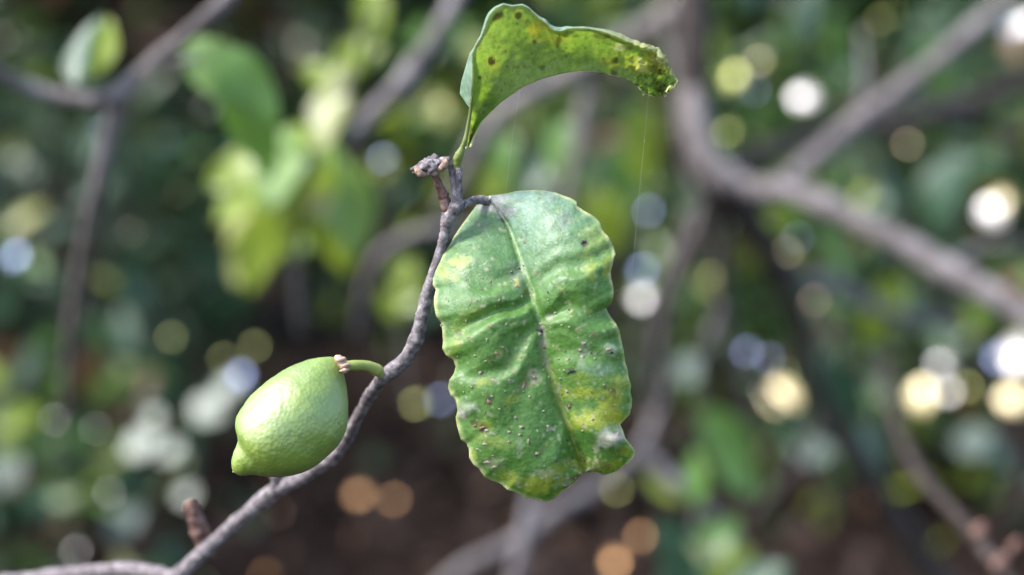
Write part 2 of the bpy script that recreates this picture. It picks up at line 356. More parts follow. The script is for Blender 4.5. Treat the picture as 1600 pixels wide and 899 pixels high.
# ------------------------------------------------------------------ light spots: waxy leaves that mirror the sun
GLINTS = [  # px, py, D, mm, kind, shrub
    (1258, 152, 2.5, 36, 'g_white', 'f4'), (1264, 160, 2.5, 22, 'g_white', 'f4'), (1002, 462, 2.7, 27, 'g_white', 'f5'), (1002, 425, 2.7, 20, 'g_blue', 'f5'),
    (1015, 328, 2.0, 16, 'g_blue', 'f5'), (600, 247, 2.0, 16, 'g_blue', 'b2'), (22, 403, 2.0, 24, 'g_blue', 'f2'), (508, 205, 2.0, 15, 'g_blue', 'b2'),
    (160, 205, 2.1, 9, 'g_blue', 'f2'), (1187, 95, 2.6, 19, 'g_cream', 'f3'), (1145, 122, 2.8, 26, 'g_olive', 'f3'), (1180, 142, 2.6, 10, 'g_blue', 'f3'),
    (1138, 205, 2.6, 19, 'g_olive', 'f3'), (1417, 225, 2.6, 15, 'g_cream', 'f4'), (1470, 310, 2.6, 11, 'g_olive', 'f4'), (1552, 332, 2.8, 40, 'g_white', 'f4'),
    (1564, 312, 2.8, 24, 'g_cream', 'f4'), (1594, 40, 2.2, 36, 'g_white', 'f4'), (1578, 42, 2.2, 14, 'g_blue', 'f4'), (1205, 355, 2.6, 11, 'g_brown', 'f3'),
    (1228, 396, 2.6, 15, 'g_cream', 'f3'), (1272, 470, 2.6, 15, 'g_brown', 'f3'), (1245, 372, 2.6, 10, 'g_blue', 'f3'), (1222, 620, 2.9, 50, 'g_cream', 'f3'),
    (1196, 612, 2.9, 18, 'g_white', 'f3'), (1440, 620, 2.9, 42, 'g_cream', 'f4'), (1472, 570, 2.8, 22, 'g_white', 'f4'), (1478, 612, 2.8, 22, 'g_white', 'f4'),
    (1512, 606, 2.9, 20, 'g_olive', 'f4'), (1592, 548, 2.8, 54, 'g_white', 'f4'), (1558, 556, 2.8, 22, 'g_blue', 'f4'), (1588, 622, 2.9, 44, 'g_cream', 'f4'),
    (1168, 548, 2.7, 17, 'g_blue', 'f3'), (1200, 562, 2.7, 13, 'g_blue', 'f3'), (1226, 584, 2.7, 12, 'g_olive', 'f3'), (268, 528, 2.2, 14, 'g_olive', 'f1'),
    (398, 540, 2.4, 15, 'g_olive', 'f1'), (350, 560, 2.4, 13, 'g_olive', 'f1'), (150, 670, 2.2, 12, 'g_white', 'f1'), (85, 655, 2.2, 12, 'g_white', 'f1'),
    (650, 630, 2.9, 21, 'g_olive', 'b3'), (690, 625, 2.9, 16, 'g_blue', 'b3'), (962, 765, 2.9, 16, 'g_olive', 'f5'), (688, 165, 2.5, 13, 'g_cream', 'b3'),
    (280, 305, 2.5, 6, 'g_brown', 'b2'), (205, 362, 2.5, 8, 'g_brown', 'b2'), (1375, 30, 2.6, 12, 'g_olive', 'f4'), (1440, 62, 2.6, 10, 'g_brown', 'f4'),
    (170, 770, 2.3, 15, 'g_white', 'f1'), (325, 640, 2.3, 52, 'g_soft', 'f1'), (352, 608, 2.3, 40, 'g_soft', 'f1'), (375, 590, 2.3, 22, 'g_blue', 'f1'), (222, 692, 2.3, 52, 'g_soft', 'f1'),
    (262, 700, 2.3, 44, 'g_soft', 'f1'), (240, 655, 2.3, 30, 'g_soft', 'f1'), (195, 815, 2.3, 60, 'g_dim', 'f1'), (10, 740, 2.3, 56, 'g_dim', 'f1'), (290, 770, 2.3, 34, 'g_soft', 'f1'),
    (1075, 575, 2.5, 52, 'g_dim', 'f3'), (1030, 600, 2.5, 15, 'g_blue', 'f3'), (1520, 690, 2.5, 60, 'g_dim', 'f4'), (1270, 700, 2.5, 64, 'g_dim', 'f3'), (1110, 430, 2.4, 12, 'g_olive', 'f5'),
    (1395, 20, 2.6, 10, 'g_olive', 'f4'), (870, 240, 2.6, 13, 'g_olive', 'f5'), (120, 860, 2.3, 16, 'g_white', 'f1'),
]
GS = 1.0
for px, py, D, mm, kind, sh in GLINTS:
    D = 1.75 + .35 * (D - 1.75)
    glint_leaf(SHR[sh], kind, px, py, D, mm * (1.25 if mm > 21 else (1.12 if kind == 'g_blue' else .84)) * .001 * GS * D / 2.4)
# dry leaves on the soil that catch the sun
for px, py, mm, lab in ((558, 773, 30, 'shiny orange dry leaf lying on the dark soil below the lemon'), (614, 782, 19, 'dull dry leaf lying right beside the orange one on the soil'),
                   (415, 897, 22, 'dry leaf on the soil under the lower twig'), (960, 876, 32, 'bright peach dry leaf on the soil below the spotted leaf'), (1000, 840, 20, 'smaller peach dry leaf on the soil behind the brightest one'),
                   (435, 800, 13, 'dim brown dry leaf on the soil close behind the twig'), (570, 690, 10, 'faint brown dry leaf on the far soil behind the twig')):
    d = (P(px, py, 1) - C0).normalized(); D = (CAM_H - .125) / -d.z
    D = D * d.dot(FWD)
    t = empty('fallen_leaf', P(px, py, D), lab, 'leaf', 'dry leaves on the soil')
    c = glint_leaf(t, 'g_orange' if mm > 18 else 'g_brown', px, py, D, mm * .95 * .001 * D / 2.6); c.name = 'blade'

MID = 1.65
# ------------------------------------------------------------------ bare forked branch on the left
tA = empty('bare_branch', P(185, 150, .62), 'thin grey forked branch bearing two blurred leaves, one half folded', 'branch')
tube('limb', [(-900, -150, .56, 18), (-450, -10, .58, 16), (-120, 85, .60, 15), (-20, 112, .61, 15), (60, 140, .62, 15), (130, 157, .62, 15), (178, 152, .62, 16), (215, 122, .62, 17), (260, 82, .61, 16), (320, 30, .60, 15), (372, -20, .60, 15), (430, -100, .6, 15), (560, -330, .6, 13), (660, -620, .62, 9)], M['bark_gray'], tA, nodes=((.5, .03, .25), (.6, .02, .15)), n=130)
tube('side_limb', [(190, 140, .62, 16), (172, 210, .63, 17), (152, 300, .64, 16), (131, 400, .68, 15), (117, 500, .76, 15), (108, 600, .88, 13), (97, 680, 1.05, 8), (88, 740, 1.2, 3)], M['bark_gray'], tA)
tube('leaf_stalk', [(262, 100, .62, 11), (285, 98, .62, 8), (310, 90, .62, 5)], M['bark_gray'], tA, n=8)
px_leaf(tA, 'leaf_l', (284, 66), (415, 165), .64, .64, (-.39, .50, .75), 1.15, 0)
px_leaf(tA, 'leaf_a', (360, 75), (418, 245), .64, .63, (.1, .45, .8), .95, 2)
px_leaf(tA, 'leaf_t', (118, 135), (150, 12), .61, .62, (-.42, .50, .75), 1.15, 1)
px_leaf(tA, 'leaf_y', (134, 122), (172, 20), .625, .64, (.5, .3, .6), 1.0, 1)

# young shoot with yellow-green leaves
tB = empty('leafy_shoot', P(480, 430, .80), 'blurred young shoot with yellow-green and pale leaves behind the lemon', 'shoot')
tube('stem', [(470, 520, .84, 7), (462, 420, .82, 8), (470, 330, .8, 8), (500, 220, .8, 7), (545, 120, .8, 6), (590, 10, .8, 5), (615, -90, .8, 4)], M['bark_gray'], tB)
for k, b, t, D, n, w, v in (
    ('leaf_l', (455, 200), (430, 330), .76, (-.39, .46, .80), 1.5, 3), ('leaf_l', (490, 240), (470, 410), .88, (-.3, .5, .8), 1.1, 3), ('leaf_l', (530, 250), (560, 400), .80, (-.1, .5, .8), 1.4, 1), ('leaf_y', (440, 300), (410, 410), .80, (-.2, .5, .8), 1.6, 0), ('leaf_p', (380, 380), (375, 450), .85, (-.39, .46, .80), 1.2, 3), ('leaf_y', (560, 60), (520, 140), .80, (-.3, .5, .7), 1.3, 0), ('leaf_y', (420, 240), (330, 300), .79, (-.3, .5, .8), 1.5, 3),
    ('leaf_y', (440, 250), (318, 330), .78, (-.1, .6, .7), 1.5, 0), ('leaf_y', (470, 195), (440, 380), .79, (-.2, .6, .7), 1.5, 2), ('leaf_l', (505, 220), (540, 400), .88, (-.2, .5, .75), 1.0, 3), ('leaf_t', (490, 230), (470, 300), .76, (-.39, .46, .8), 1.6, 3), ('leaf_p', (500, 290), (505, 350), .77, (-.39, .46, .8), 1.5, 3), ('leaf_l', (465, 205), (515, 335), .86, (-.39, .46, .80), 1.1, 3), ('leaf_a', (440, 225), (440, 330), .76, (-.3, .5, .8), 1.7, 3),
    ('leaf_y', (415, 330), (385, 460), .82, (-.2, .4, .8), 1.2, 1), ('leaf_y', (520, 300), (545, 430), .83, (.1, .3, .8), 1.2, 0), ('leaf_p', (500, 215), (530, 90), .78, (-.3, .7, .5), 1.3, 1),
    ('leaf_y', (545, 120), (600, 20), .80, (.2, .5, .7), 1.0, 0), ('leaf_y', (540, 150), (470, 90), .80, (-.3, .5, .7), 1.1, 0), ('leaf_y', (585, 60), (580, -40), .80, (0, .5, .8), 1.3, 1),
    ('leaf_a', (480, 330), (585, 330), .82, (.3, .75, .4), 1.3, 2), ('leaf_p', (498, 235), (540, 140), .74, (-.39, .46, .80), 1.6, 1), ('leaf_p', (390, 330), (340, 380), .84, (-.2, .6, .6), 1.0, 0)):
    px_leaf(tB, k, b, t, D, None, n, w, v)

# ------------------------------------------------------------------ other grey branches
tC = empty('bare_branch', P(640, 110, .75), 'short straight grey branch rising behind the pale shoot leaves', 'branch')
tube('limb', [(545, 215, .74, 15), (575, 185, .74, 17), (640, 115, .75, 17), (690, 40, .75, 16), (725, -30, .76, 16), (760, -120, .77, 15), (800, -330, .8, 13), (900, -620, .85, 9)], M['bark_gray'], tC, nodes=((.3, .05, .2),))
tube('twig', [(575, 185, .74, 8), (560, 215, .75, 6), (548, 260, .76, 4)], M['bark_gray'], tC)
tD = empty('arching_branch', P(870, 130, 1.0), 'grey branch arching behind the hollow of the curled upper leaf', 'branch')
tube('limb', [(690, 330, 1.02, 11), (725, 270, 1.01, 15), (765, 195, 1.0, 18), (820, 150, 1.0, 20), (880, 122, 1.0, 21), (960, 75, .98, 21), (1030, 35, .96, 24), (1070, 0, .94, 26), (1110, -60, .94, 28)], M['bark_gray'], tD)
tube('side_limb', [(915, 105, 1.0, 14), (913, 170, 1.0, 15), (903, 230, 1.0, 14), (885, 290, 1.0, 12), (860, 370, 1.0, 9)], M['bark_gray'], tD)
tE = empty('bare_twig', P(620, 385, .85), 'curved dim grey twig arching behind the upright twig above the lemon', 'twig')
tube('limb', [(560, 520, .9, 11), (572, 450, .87, 12), (595, 400, .85, 13), (640, 370, .85, 13), (700, 358, .85, 13), (780, 370, .86, 11)], M['bark_gray'], tE)
tF = empty('bare_branch', P(880, 800, .85), 'grey forked branch passing below the tip of the spotted leaf', 'branch')
tube('limb', [(640, 960, .92, 13), (720, 890, .93, 13), (800, 850, .94, 15), (870, 800, .95, 16), (940, 755, .97, 14), (1000, 700, 1.0, 11), (1030, 640, 1.05, 7), (1045, 590, 1.1, 4)], M['bark_gray'], tF)
tube('side_limb', [(790, 960, .84, 14), (812, 870, .84, 15), (828, 790, .86, 13), (838, 740, .88, 11)], M['bark_gray'], tF)
tube('side_limb', [(985, 700, .9, 15), (1040, 740, .9, 17), (1100, 790, .9, 16), (1160, 860, .92, 14)], M['bark_gray'], tF)

# ------------------------------------------------------------------ the forked tree on the right
tT = empty('lemon_tree', (.50, 1.50, 0), 'forked grey tree with bare limbs spreading behind the spotted leaf', 'tree')
def px_of(p):
    d = p - C0; D = d.dot(FWD); return (800 + d.dot(RGT) / pxm(D), 449.5 - d.dot(UPV) / pxm(D), FOCUS + (D - FOCUS) / MID)
q0 = px_of(Vector((.50, 1.50, -.03))); q1 = px_of(Vector((.49, 1.47, .25)))
tube('trunk', [(q0[0], q0[1], q0[2], 60), (q1[0], q1[1], q1[2], 40), (1290, 640, 1.0, 19), (1250, 500, .96, 21), (1205, 400, .93, 25), (1150, 320, .91, 34), (1098, 250, .90, 35), (1085, 150, .90, 36), (1085, 60, .90, 37), (1085, -40, .90, 37), (1070, -220, .92, 34), (1030, -480, .95, 24)], M['bark_dark'], tT, seg=14, n=90)
tube('limb', [(1083, 120, .90, 20), (1088, 190, .893, 27), (1106, 248, .888, 30), (1142, 284, .885, 27), (1180, 296, .88, 24), (1240, 302, .86, 22), (1340, 345, .84, 23), (1470, 415, .82, 25), (1600, 490, .80, 26), (1760, 580, .78, 27)], M['bark_gray'], tT, nodes=((.32, .05, .2), (.62, .03, .12)))
tube('limb', [(1195, 305, .88, 19), (1245, 272, .88, 21), (1320, 205, .88, 20), (1400, 145, .88, 19), (1500, 65, .88, 18), (1580, -10, .88, 18), (1700, -130, .88, 20)], M['bark_gray'], tT)
tube('limb', [(1105, 280, .92, 20), (1180, 245, 1.0, 19), (1300, 212, 1.1, 20), (1440, 185, 1.15, 22), (1600, 135, 1.2, 22), (1760, 90, 1.25, 20)], M['bark_dark'], tT)
tube('limb', [(1600, 215, 1.2, 14), (1500, 190, 1.18, 15), (1420, 185, 1.15, 13)], M['bark_dark'], tT)
tube('limb', [(1110, 290, .91, 18), (1095, 350, .93, 18), (1060, 420, .96, 17), (1040, 500, 1.0, 16), (1025, 600, 1.05, 14), (1015, 760, 1.1, 10)], M['bark_gray'], tT)
tube('limb', [(1125, 300, .91, 15), (1128, 380, .95, 14), (1130, 470, 1.0, 14), (1150, 570, 1.05, 13), (1175, 680, 1.1, 10)], M['bark_gray'], tT)
tube('limb', [(1225, 430, .95, 13), (1300, 440, 1.0, 14), (1390, 490, 1.05, 14), (1440, 500, 1.1, 12), (1500, 505, 1.2, 9)], M['bark_gray'], tT)
for pts in ([(1180, 340, .92, 8), (1240, 420, .95, 8), (1330, 470, 1.0, 8), (1410, 500, 1.05, 6)], [(1075, 330, .95, 9), (1050, 400, .98, 10), (1000, 520, 1.05, 9), (985, 600, 1.1, 7)], [(1470, 415, .82, 9), (1530, 390, .86, 8), (1600, 380, .9, 6)],
            [(1330, 205, .88, 7), (1350, 130, .92, 6), (1345, 50, .95, 5)], [(1160, 560, 1.05, 8), (1230, 640, 1.1, 8), (1320, 700, 1.15, 7), (1400, 800, 1.2, 5)], [(1040, 30, .95, 12), (1060, 130, .95, 13), (1075, 240, .93, 14), (1095, 300, .91, 14)],
            [(1290, 640, 1.0, 9), (1240, 730, 1.05, 8), (1180, 800, 1.1, 6)], [(1400, 145, .88, 7), (1450, 150, .92, 6), (1510, 190, 1.0, 5)], [(1130, 470, 1.0, 9), (1105, 540, 1.0, 8), (1090, 640, 1.05, 6)]):
    tube('side_twig', pts, M['bark_gray'], tT, seg=8)
for k, b, t, D, n, w, v in (
    ('leaf_t', (1275, -20), (1235, 70), .95, (-.3, .7, .5), 1.3, 0), ('leaf_a', (1300, 20), (1305, 95), 1.0, (.2, .6, .6), 1.2, 1), ('leaf_t', (1180, 20), (1150, -60), 1.0, (.2, .6, .6), 1.2, 1),
    ('leaf_t', (1370, 270), (1440, 350), 1.2, (.2, .75, .4), 1.6, 2), ('leaf_t', (1500, 240), (1440, 350), 1.2, (-.2, .75, .4), 1.5, 0), ('leaf_t', (1350, 330), (1420, 400), 1.2, (0, .7, .5), 1.5, 0),
    ('leaf_a', (1280, 360), (1330, 440), 1.1, (.2, .5, .7), 1.4, 1), ('leaf_y', (1400, 430), (1360, 540), 1.1, (.2, .3, .8), 1.2, 0), 
    ('leaf_a', (1100, 640), (1180, 760), 1.0, (-.2, .5, .7), 1.3, 1), ('leaf_t', (1290, 560), (1330, 700), 1.1, (0, .75, .5), 1.6, 2), ('leaf_t', (1340, 660), (1400, 740), 1.15, (.1, .75, .5), 1.5, 0),
    ('leaf_t', (1200, 650), (1270, 690), 1.1, (-.1, .8, .4), 1.5, 0), ('leaf_t', (1540, 690), (1600, 740), 1.1, (-.1, .75, .5), 1.3, 0), ('leaf_a', (1440, 60), (1480, 150), 1.1, (0, .2, .8), 1.2, 0),
    ('leaf_y', (985, 170), (1020, 280), 1.0, (.1, .4, .8), 1.3, 0), ('leaf_a', (960, 230), (985, 330), 1.05, (-.1, .5, .7), 1.4, 1), ('leaf_a', (885, 190), (850, 275), .9, (-.3, .6, .6), 1.4, 0), ('leaf_t', (860, 240), (820, 320), .95, (-.39, .46, .8), 1.3, 3), ('leaf_a', (800, 210), (770, 280), .95, (-.2, .6, .6), 1.5, 0), ('leaf_y', (780, 260), (760, 330), 1.0, (-.2, .6, .6), 1.2, 1), ('leaf_y', (930, 300), (960, 400), .95, (-.2, .5, .7), 1.6, 0), ('leaf_o', (1020, 190), (1010, 240), 1.1, (0, .3, .8), 1.6, 0)):
    px_leaf(tT, k, b, t, D, None, n, w, v)
foliage('crown', tT, (.30, 1.45, 2.5), .8, .6, .5, 1100, G2, .08, 31, .1)

# leafy shoots at the foot of the picture
tG = empty('leafy_shoot', P(1090, 960, .85), 'blurred bright green sprig low down beside the tip of the spotted leaf', 'shoot')
tube('stem', [(1110, 1050, .86, 7), (1095, 960, .85, 7), (1085, 860, .85, 6), (1090, 770, .85, 4)], M['bark_gray'], tG)
for k, b, t, D, n, w, v in (('leaf_t', (1085, 890), (1030, 800), .84, (-.39, .46, .80), 1.5, 3), ('leaf_a', (1088, 880), (1150, 800), .84, (-.2, .5, .75), 1.3, 0), ('leaf_t', (1090, 950), (1040, 860), .80, (-.39, .46, .8), 1.6, 3),
                            ('leaf_y', (1095, 930), (1170, 850), .86, (-.1, .5, .7), 1.2, 0), ('leaf_a', (1090, 790), (1085, 700), .84, (-.2, .5, .7), 1.1, 1), ('leaf_t', (1120, 960), (1240, 890), .82, (-.3, .5, .7), 1.3, 3), ('leaf_y', (1080, 780), (1005, 735), .9, (-.2, .3, .8), 1.1, 0), ('leaf_a', (1120, 720), (1190, 770), .9, (.2, .5, .7), 1.4, 0), ('leaf_a', (1100, 900), (1110, 820), .86, (.3, .4, .7), 1.3, 2), ('leaf_p', (1075, 850), (1130, 880), .82, (-.39, .5, .75), 1.1, 1)):
    px_leaf(tG, k, b, t, D, None, n, w, v)
tH = empty('budding_twig', P(1560, 880, .60), 'dark leaning twig with pinkish knobbly buds near the foot of the forked tree', 'twig')
tube('limb', [(1640, 980, .58, 9), (1560, 885, .60, 10), (1500, 810, .64, 11), (1440, 745, .70, 12), (1400, 660, .78, 11), (1380, 560, .85, 9)], M['bark_dark'], tH, nodes=((.25, .03, .5),))
for (a, b2, r) in ((1562, 880, 13), (1585, 855, 10), (1530, 830, 13)):
    tube('bud', [(a - 8, b2 + 12, .6, r * .5), (a, b2, .598, r), (a + 8, b2 - 12, .597, r * .5)], M['bark_red'], tH, n=10, rough=.2)
tK = empty('leafy_shoot', P(620, 470, 1.0), 'small yellow-green leaf sprig showing between the twig and the curved grey one', 'shoot')
tube('stem', [(640, 640, 1.05, 5), (630, 540, 1.02, 5), (622, 440, 1.0, 4)], M['bark_gray'], tK)
for b, t in (((628, 500), (600, 450)), ((625, 480), (665, 440)), ((622, 450), (640, 400))):
    px_leaf(tK, 'leaf_y', b, t, 1.0, None, (0, .5, .7), 1.6, 0)
tL = empty('leafy_shoot', P(0, 660, 1.2), 'dull yellow-green leaf sprig low beside the hanging bare limb', 'shoot')
tube('stem', [(-60, 900, 1.2, 5), (-20, 760, 1.2, 5), (0, 600, 1.2, 4)], M['bark_gray'], tL)
for b, t in (((-15, 660), (60, 640)), ((-10, 690), (40, 700)), ((0, 610), (-40, 560))):
    px_leaf(tL, 'leaf_y', b, t, 1.2, None, (0, .3, .8), 1.4, 0)

MID = 1.0
# ================================================================== the sharp foreground: lemon branch
BR = empty('lemon_branch', P(300, 890, .44), 'sharp grey twig bearing a large spotted leaf and a curled leaf above it', 'branch')
twig_pts = [(-160, 1380, .49, 19), (20, 1160, .472, 18), (150, 1010, .455, 16), (235, 935, .45, 15), (285, 893, .447, 14.5), (330, 852, .443, 13), (380, 808, .439, 13), (428, 768, .435, 13.5), (470, 747, .432, 12), (515, 717, .430, 12), (540, 688, .428, 11.5),
            (560, 650, .424, 10), (580, 615, .420, 10), (600, 590, .416, 12), (632, 563, .412, 12.5), (650, 530, .410, 12), (661, 490, .408, 11), (669, 455, .407, 11), (682, 412, .406, 8.5), (694, 368, .405, 8.5), (699, 338, .404, 9.5), (698, 318, .4035, 7)]
tw = tube('twig', twig_pts, M['bark_twig'], BR, seg=20, n=290, rough=.06, fine=.16, nodes=((0.3169, 0.0109, 0.210), (0.3531, 0.0090, 0.090), (0.4345, 0.0109, 0.240), (0.5702, 0.0136, 0.150), (0.6381, 0.0181, 0.120), (0.7150, 0.0109, 0.150), (0.7602, 0.0072, 0.120), (0.9367, 0.0181, 0.150)), seed=1.3)
tube('twig_tip', [(699, 330, .4035, 8), (695, 312, .403, 8), (687, 292, .402, 6.5), (680, 276, .4015, 6), (674, 262, .401, 7)], M['bark_red'], BR, seg=14, n=40, rough=.1, fine=.15, nodes=((.35, .05, .2), (.6, .05, .15)))
tube('spur', [(326, 872, .447, 10), (318, 850, .446, 12), (310, 825, .445, 13), (303, 805, .444, 11), (297, 788, .444, 10), (294, 782, .444, 6)], M['bark_red'], BR, seg=14, n=40, rough=.10, fine=.25, nodes=((.35, .06, .18), (.72, .06, .16), (.9, .05, .2)))
tube('spur', [(440, 768, .435, 10), (434, 755, .434, 9), (431, 744, .433, 9), (430, 738, .433, 5)], M['bark_twig'], BR, seg=12, n=16, rough=.2)
tube('side_twig', [(-420, 960, .50, 9), (-200, 940, .485, 10), (-40, 915, .47, 11), (60, 903, .465, 12), (150, 893, .46, 12), (210, 890, .455, 13), (270, 900, .449, 13)], M['bark_twig'], BR, seg=14, n=60, rough=.15, fine=.1)
tube('node', [(698, 352, .404, 8), (705, 335, .403, 11), (713, 324, .4025, 12), (720, 318, .4025, 9), (724, 312, .4025, 5)], M['bark_twig'], BR, seg=14, n=30, rough=.10, fine=.2)
tube('shoot', [(712, 325, .4025, 8), (711, 305, .402, 7), (709, 285, .402, 6), (706, 268, .402, 5), (704, 258, .402, 4)], M['bark_twig'], BR, seg=12, n=30, rough=.18, fine=.15)
tube('shoot', [(716, 322, .402, 6), (718, 300, .4015, 5), (717, 280, .401, 5), (717, 262, .401, 6)], M['bark_twig'], BR, seg=12, n=30, rough=.18, fine=.15)
# pale, dusty leaf joint
tube('leaf_joint', [(712, 330, .4025, 6), (724, 320, .4045, 6), (738, 314, .407, 6), (754, 313, .4092, 7), (770, 319, .4100, 6), (784, 330, .4098, 4)], M['bark_twig'], BR, seg=18, n=60, rough=.05, fine=.3, seed=5)
# broken tip: flat knobbly cap
def cap():
    V = []; F = []; nu, nv = 40, 20
    c = P(672, 257, .400); k = pxm()
    ax = (RGT * .93 + UPV * .36).normalized(); ay = (UPV * .75 - RGT * .3 - FWD * .6).normalized(); az = ax.cross(ay).normalized()
    ay = az.cross(ax)
    for j in range(nv + 1):
        th = math.pi * j / nv
        for i in range(nu):
            a = 2 * math.pi * i / nu
            d = ax * (math.sin(th) * math.cos(a) * 27) + az * (math.sin(th) * math.sin(a) * 17) + ay * (math.cos(th) * 9.5)
            p = c + d * k
            s = 1 + .55 * nz(p, 330, 2) + .5 * nz(p, 900, 4) + .25 * nz(p, 2000, 8)
            sag = -4 * math.sin(th) ** 2 * (1 + .8 * math.cos(a))
            V.append(c + (d * s + ay * sag) * k)
    for j in range(nv):
        for i in range(nu):
            a = j * nu + i; b = j * nu + (i + 1) % nu; F.append((a, b, b + nu, a + nu))
    o = obj('broken_tip', V, F, [M['bark_twig'], M['bark_tan']], BR)
    for pl in o.data.polygons:
        j = pl.index // nu; pl.material_index = 1 if j > 9 + 3 * math.sin(pl.index % nu * .8) else 0
    # pale torn lip
    tube('torn_lip', [(650, 262, .399, 4), (656, 271, .398, 6), (668, 273, .399, 3), (682, 267, .399, 3), (694, 259, .398, 6), (697, 249, .399, 3)], M['bark_tan'], BR, seg=12, n=60, rough=.16, fine=.15)
cap()

# ------------------------------------------------------------------ painted leaf grids
def smooth(e0, e1, x):
    t = np.clip((x - e0) / (e1 - e0), 0, 1); return t * t * (3 - 2 * t)
def arclen(pts, n):
    A = np.array(pts, float); A = catmull(A, len(A) * 14)
    s = np.concatenate([[0], np.cumsum(np.hypot(*np.diff(A[:, :2], axis=0).T))]); s /= s[-1]
    u = np.linspace(0, 1, n)
    return np.stack([np.interp(u, s, A[:, k]) for k in range(A.shape[1])], 1)
def polyarc(pts, n):
    A = np.array(pts, float)
    s = np.concatenate([[0], np.cumsum(np.hypot(*np.diff(A[:, :2], axis=0).T))]); s /= s[-1]
    u = np.linspace(0, 1, n)
    return np.stack([np.interp(u, s, A[:, k]) for k in range(2)], 1)
def vnoise(X, Y, s, seed):
    f = np.frompyfunc(lambda a, b: mnoise.noise(Vector((a * s, b * s, seed))), 2, 1)
    return f(X, Y).astype(float)
def grid_obj(name, PX, PY, DD, colr, mats, parent, rim=.0006):
    nr, nc = PX.shape
    k = 0.72 * DD / 1600.0
    C = np.array(C0)[None, None] + DD[..., None] * np.array(FWD) + ((PX - 800) * k)[..., None] * np.array(RGT) + ((449.5 - PY) * k)[..., None] * np.array(UPV)
    V = C.reshape(-1, 3); idx = np.arange(nr * nc).reshape(nr, nc)
    F = np.stack([idx[:-1, :-1], idx[1:, :-1], idx[1:, 1:], idx[:-1, 1:]], -1).reshape(-1, 4)
    o = obj(name, V.tolist(), F.tolist(), mats, parent)
    at = o.data.color_attributes.new('tint', 'FLOAT_COLOR', 'POINT')
    rgba = np.concatenate([colr.reshape(-1, 3), np.ones((nr * nc, 1))], 1).astype(np.float32)
    at.data.foreach_set('color', rgba.ravel())
    md = o.modifiers.new('rim', 'SOLIDIFY'); md.thickness = rim; md.offset = -1; md.use_rim = True; md.use_rim_only = True; md.material_offset_rim = 1
    return o, C
def mixc(c, col, m):
    return c * (1 - m[..., None]) + np.array(col)[None, None] * m[..., None]

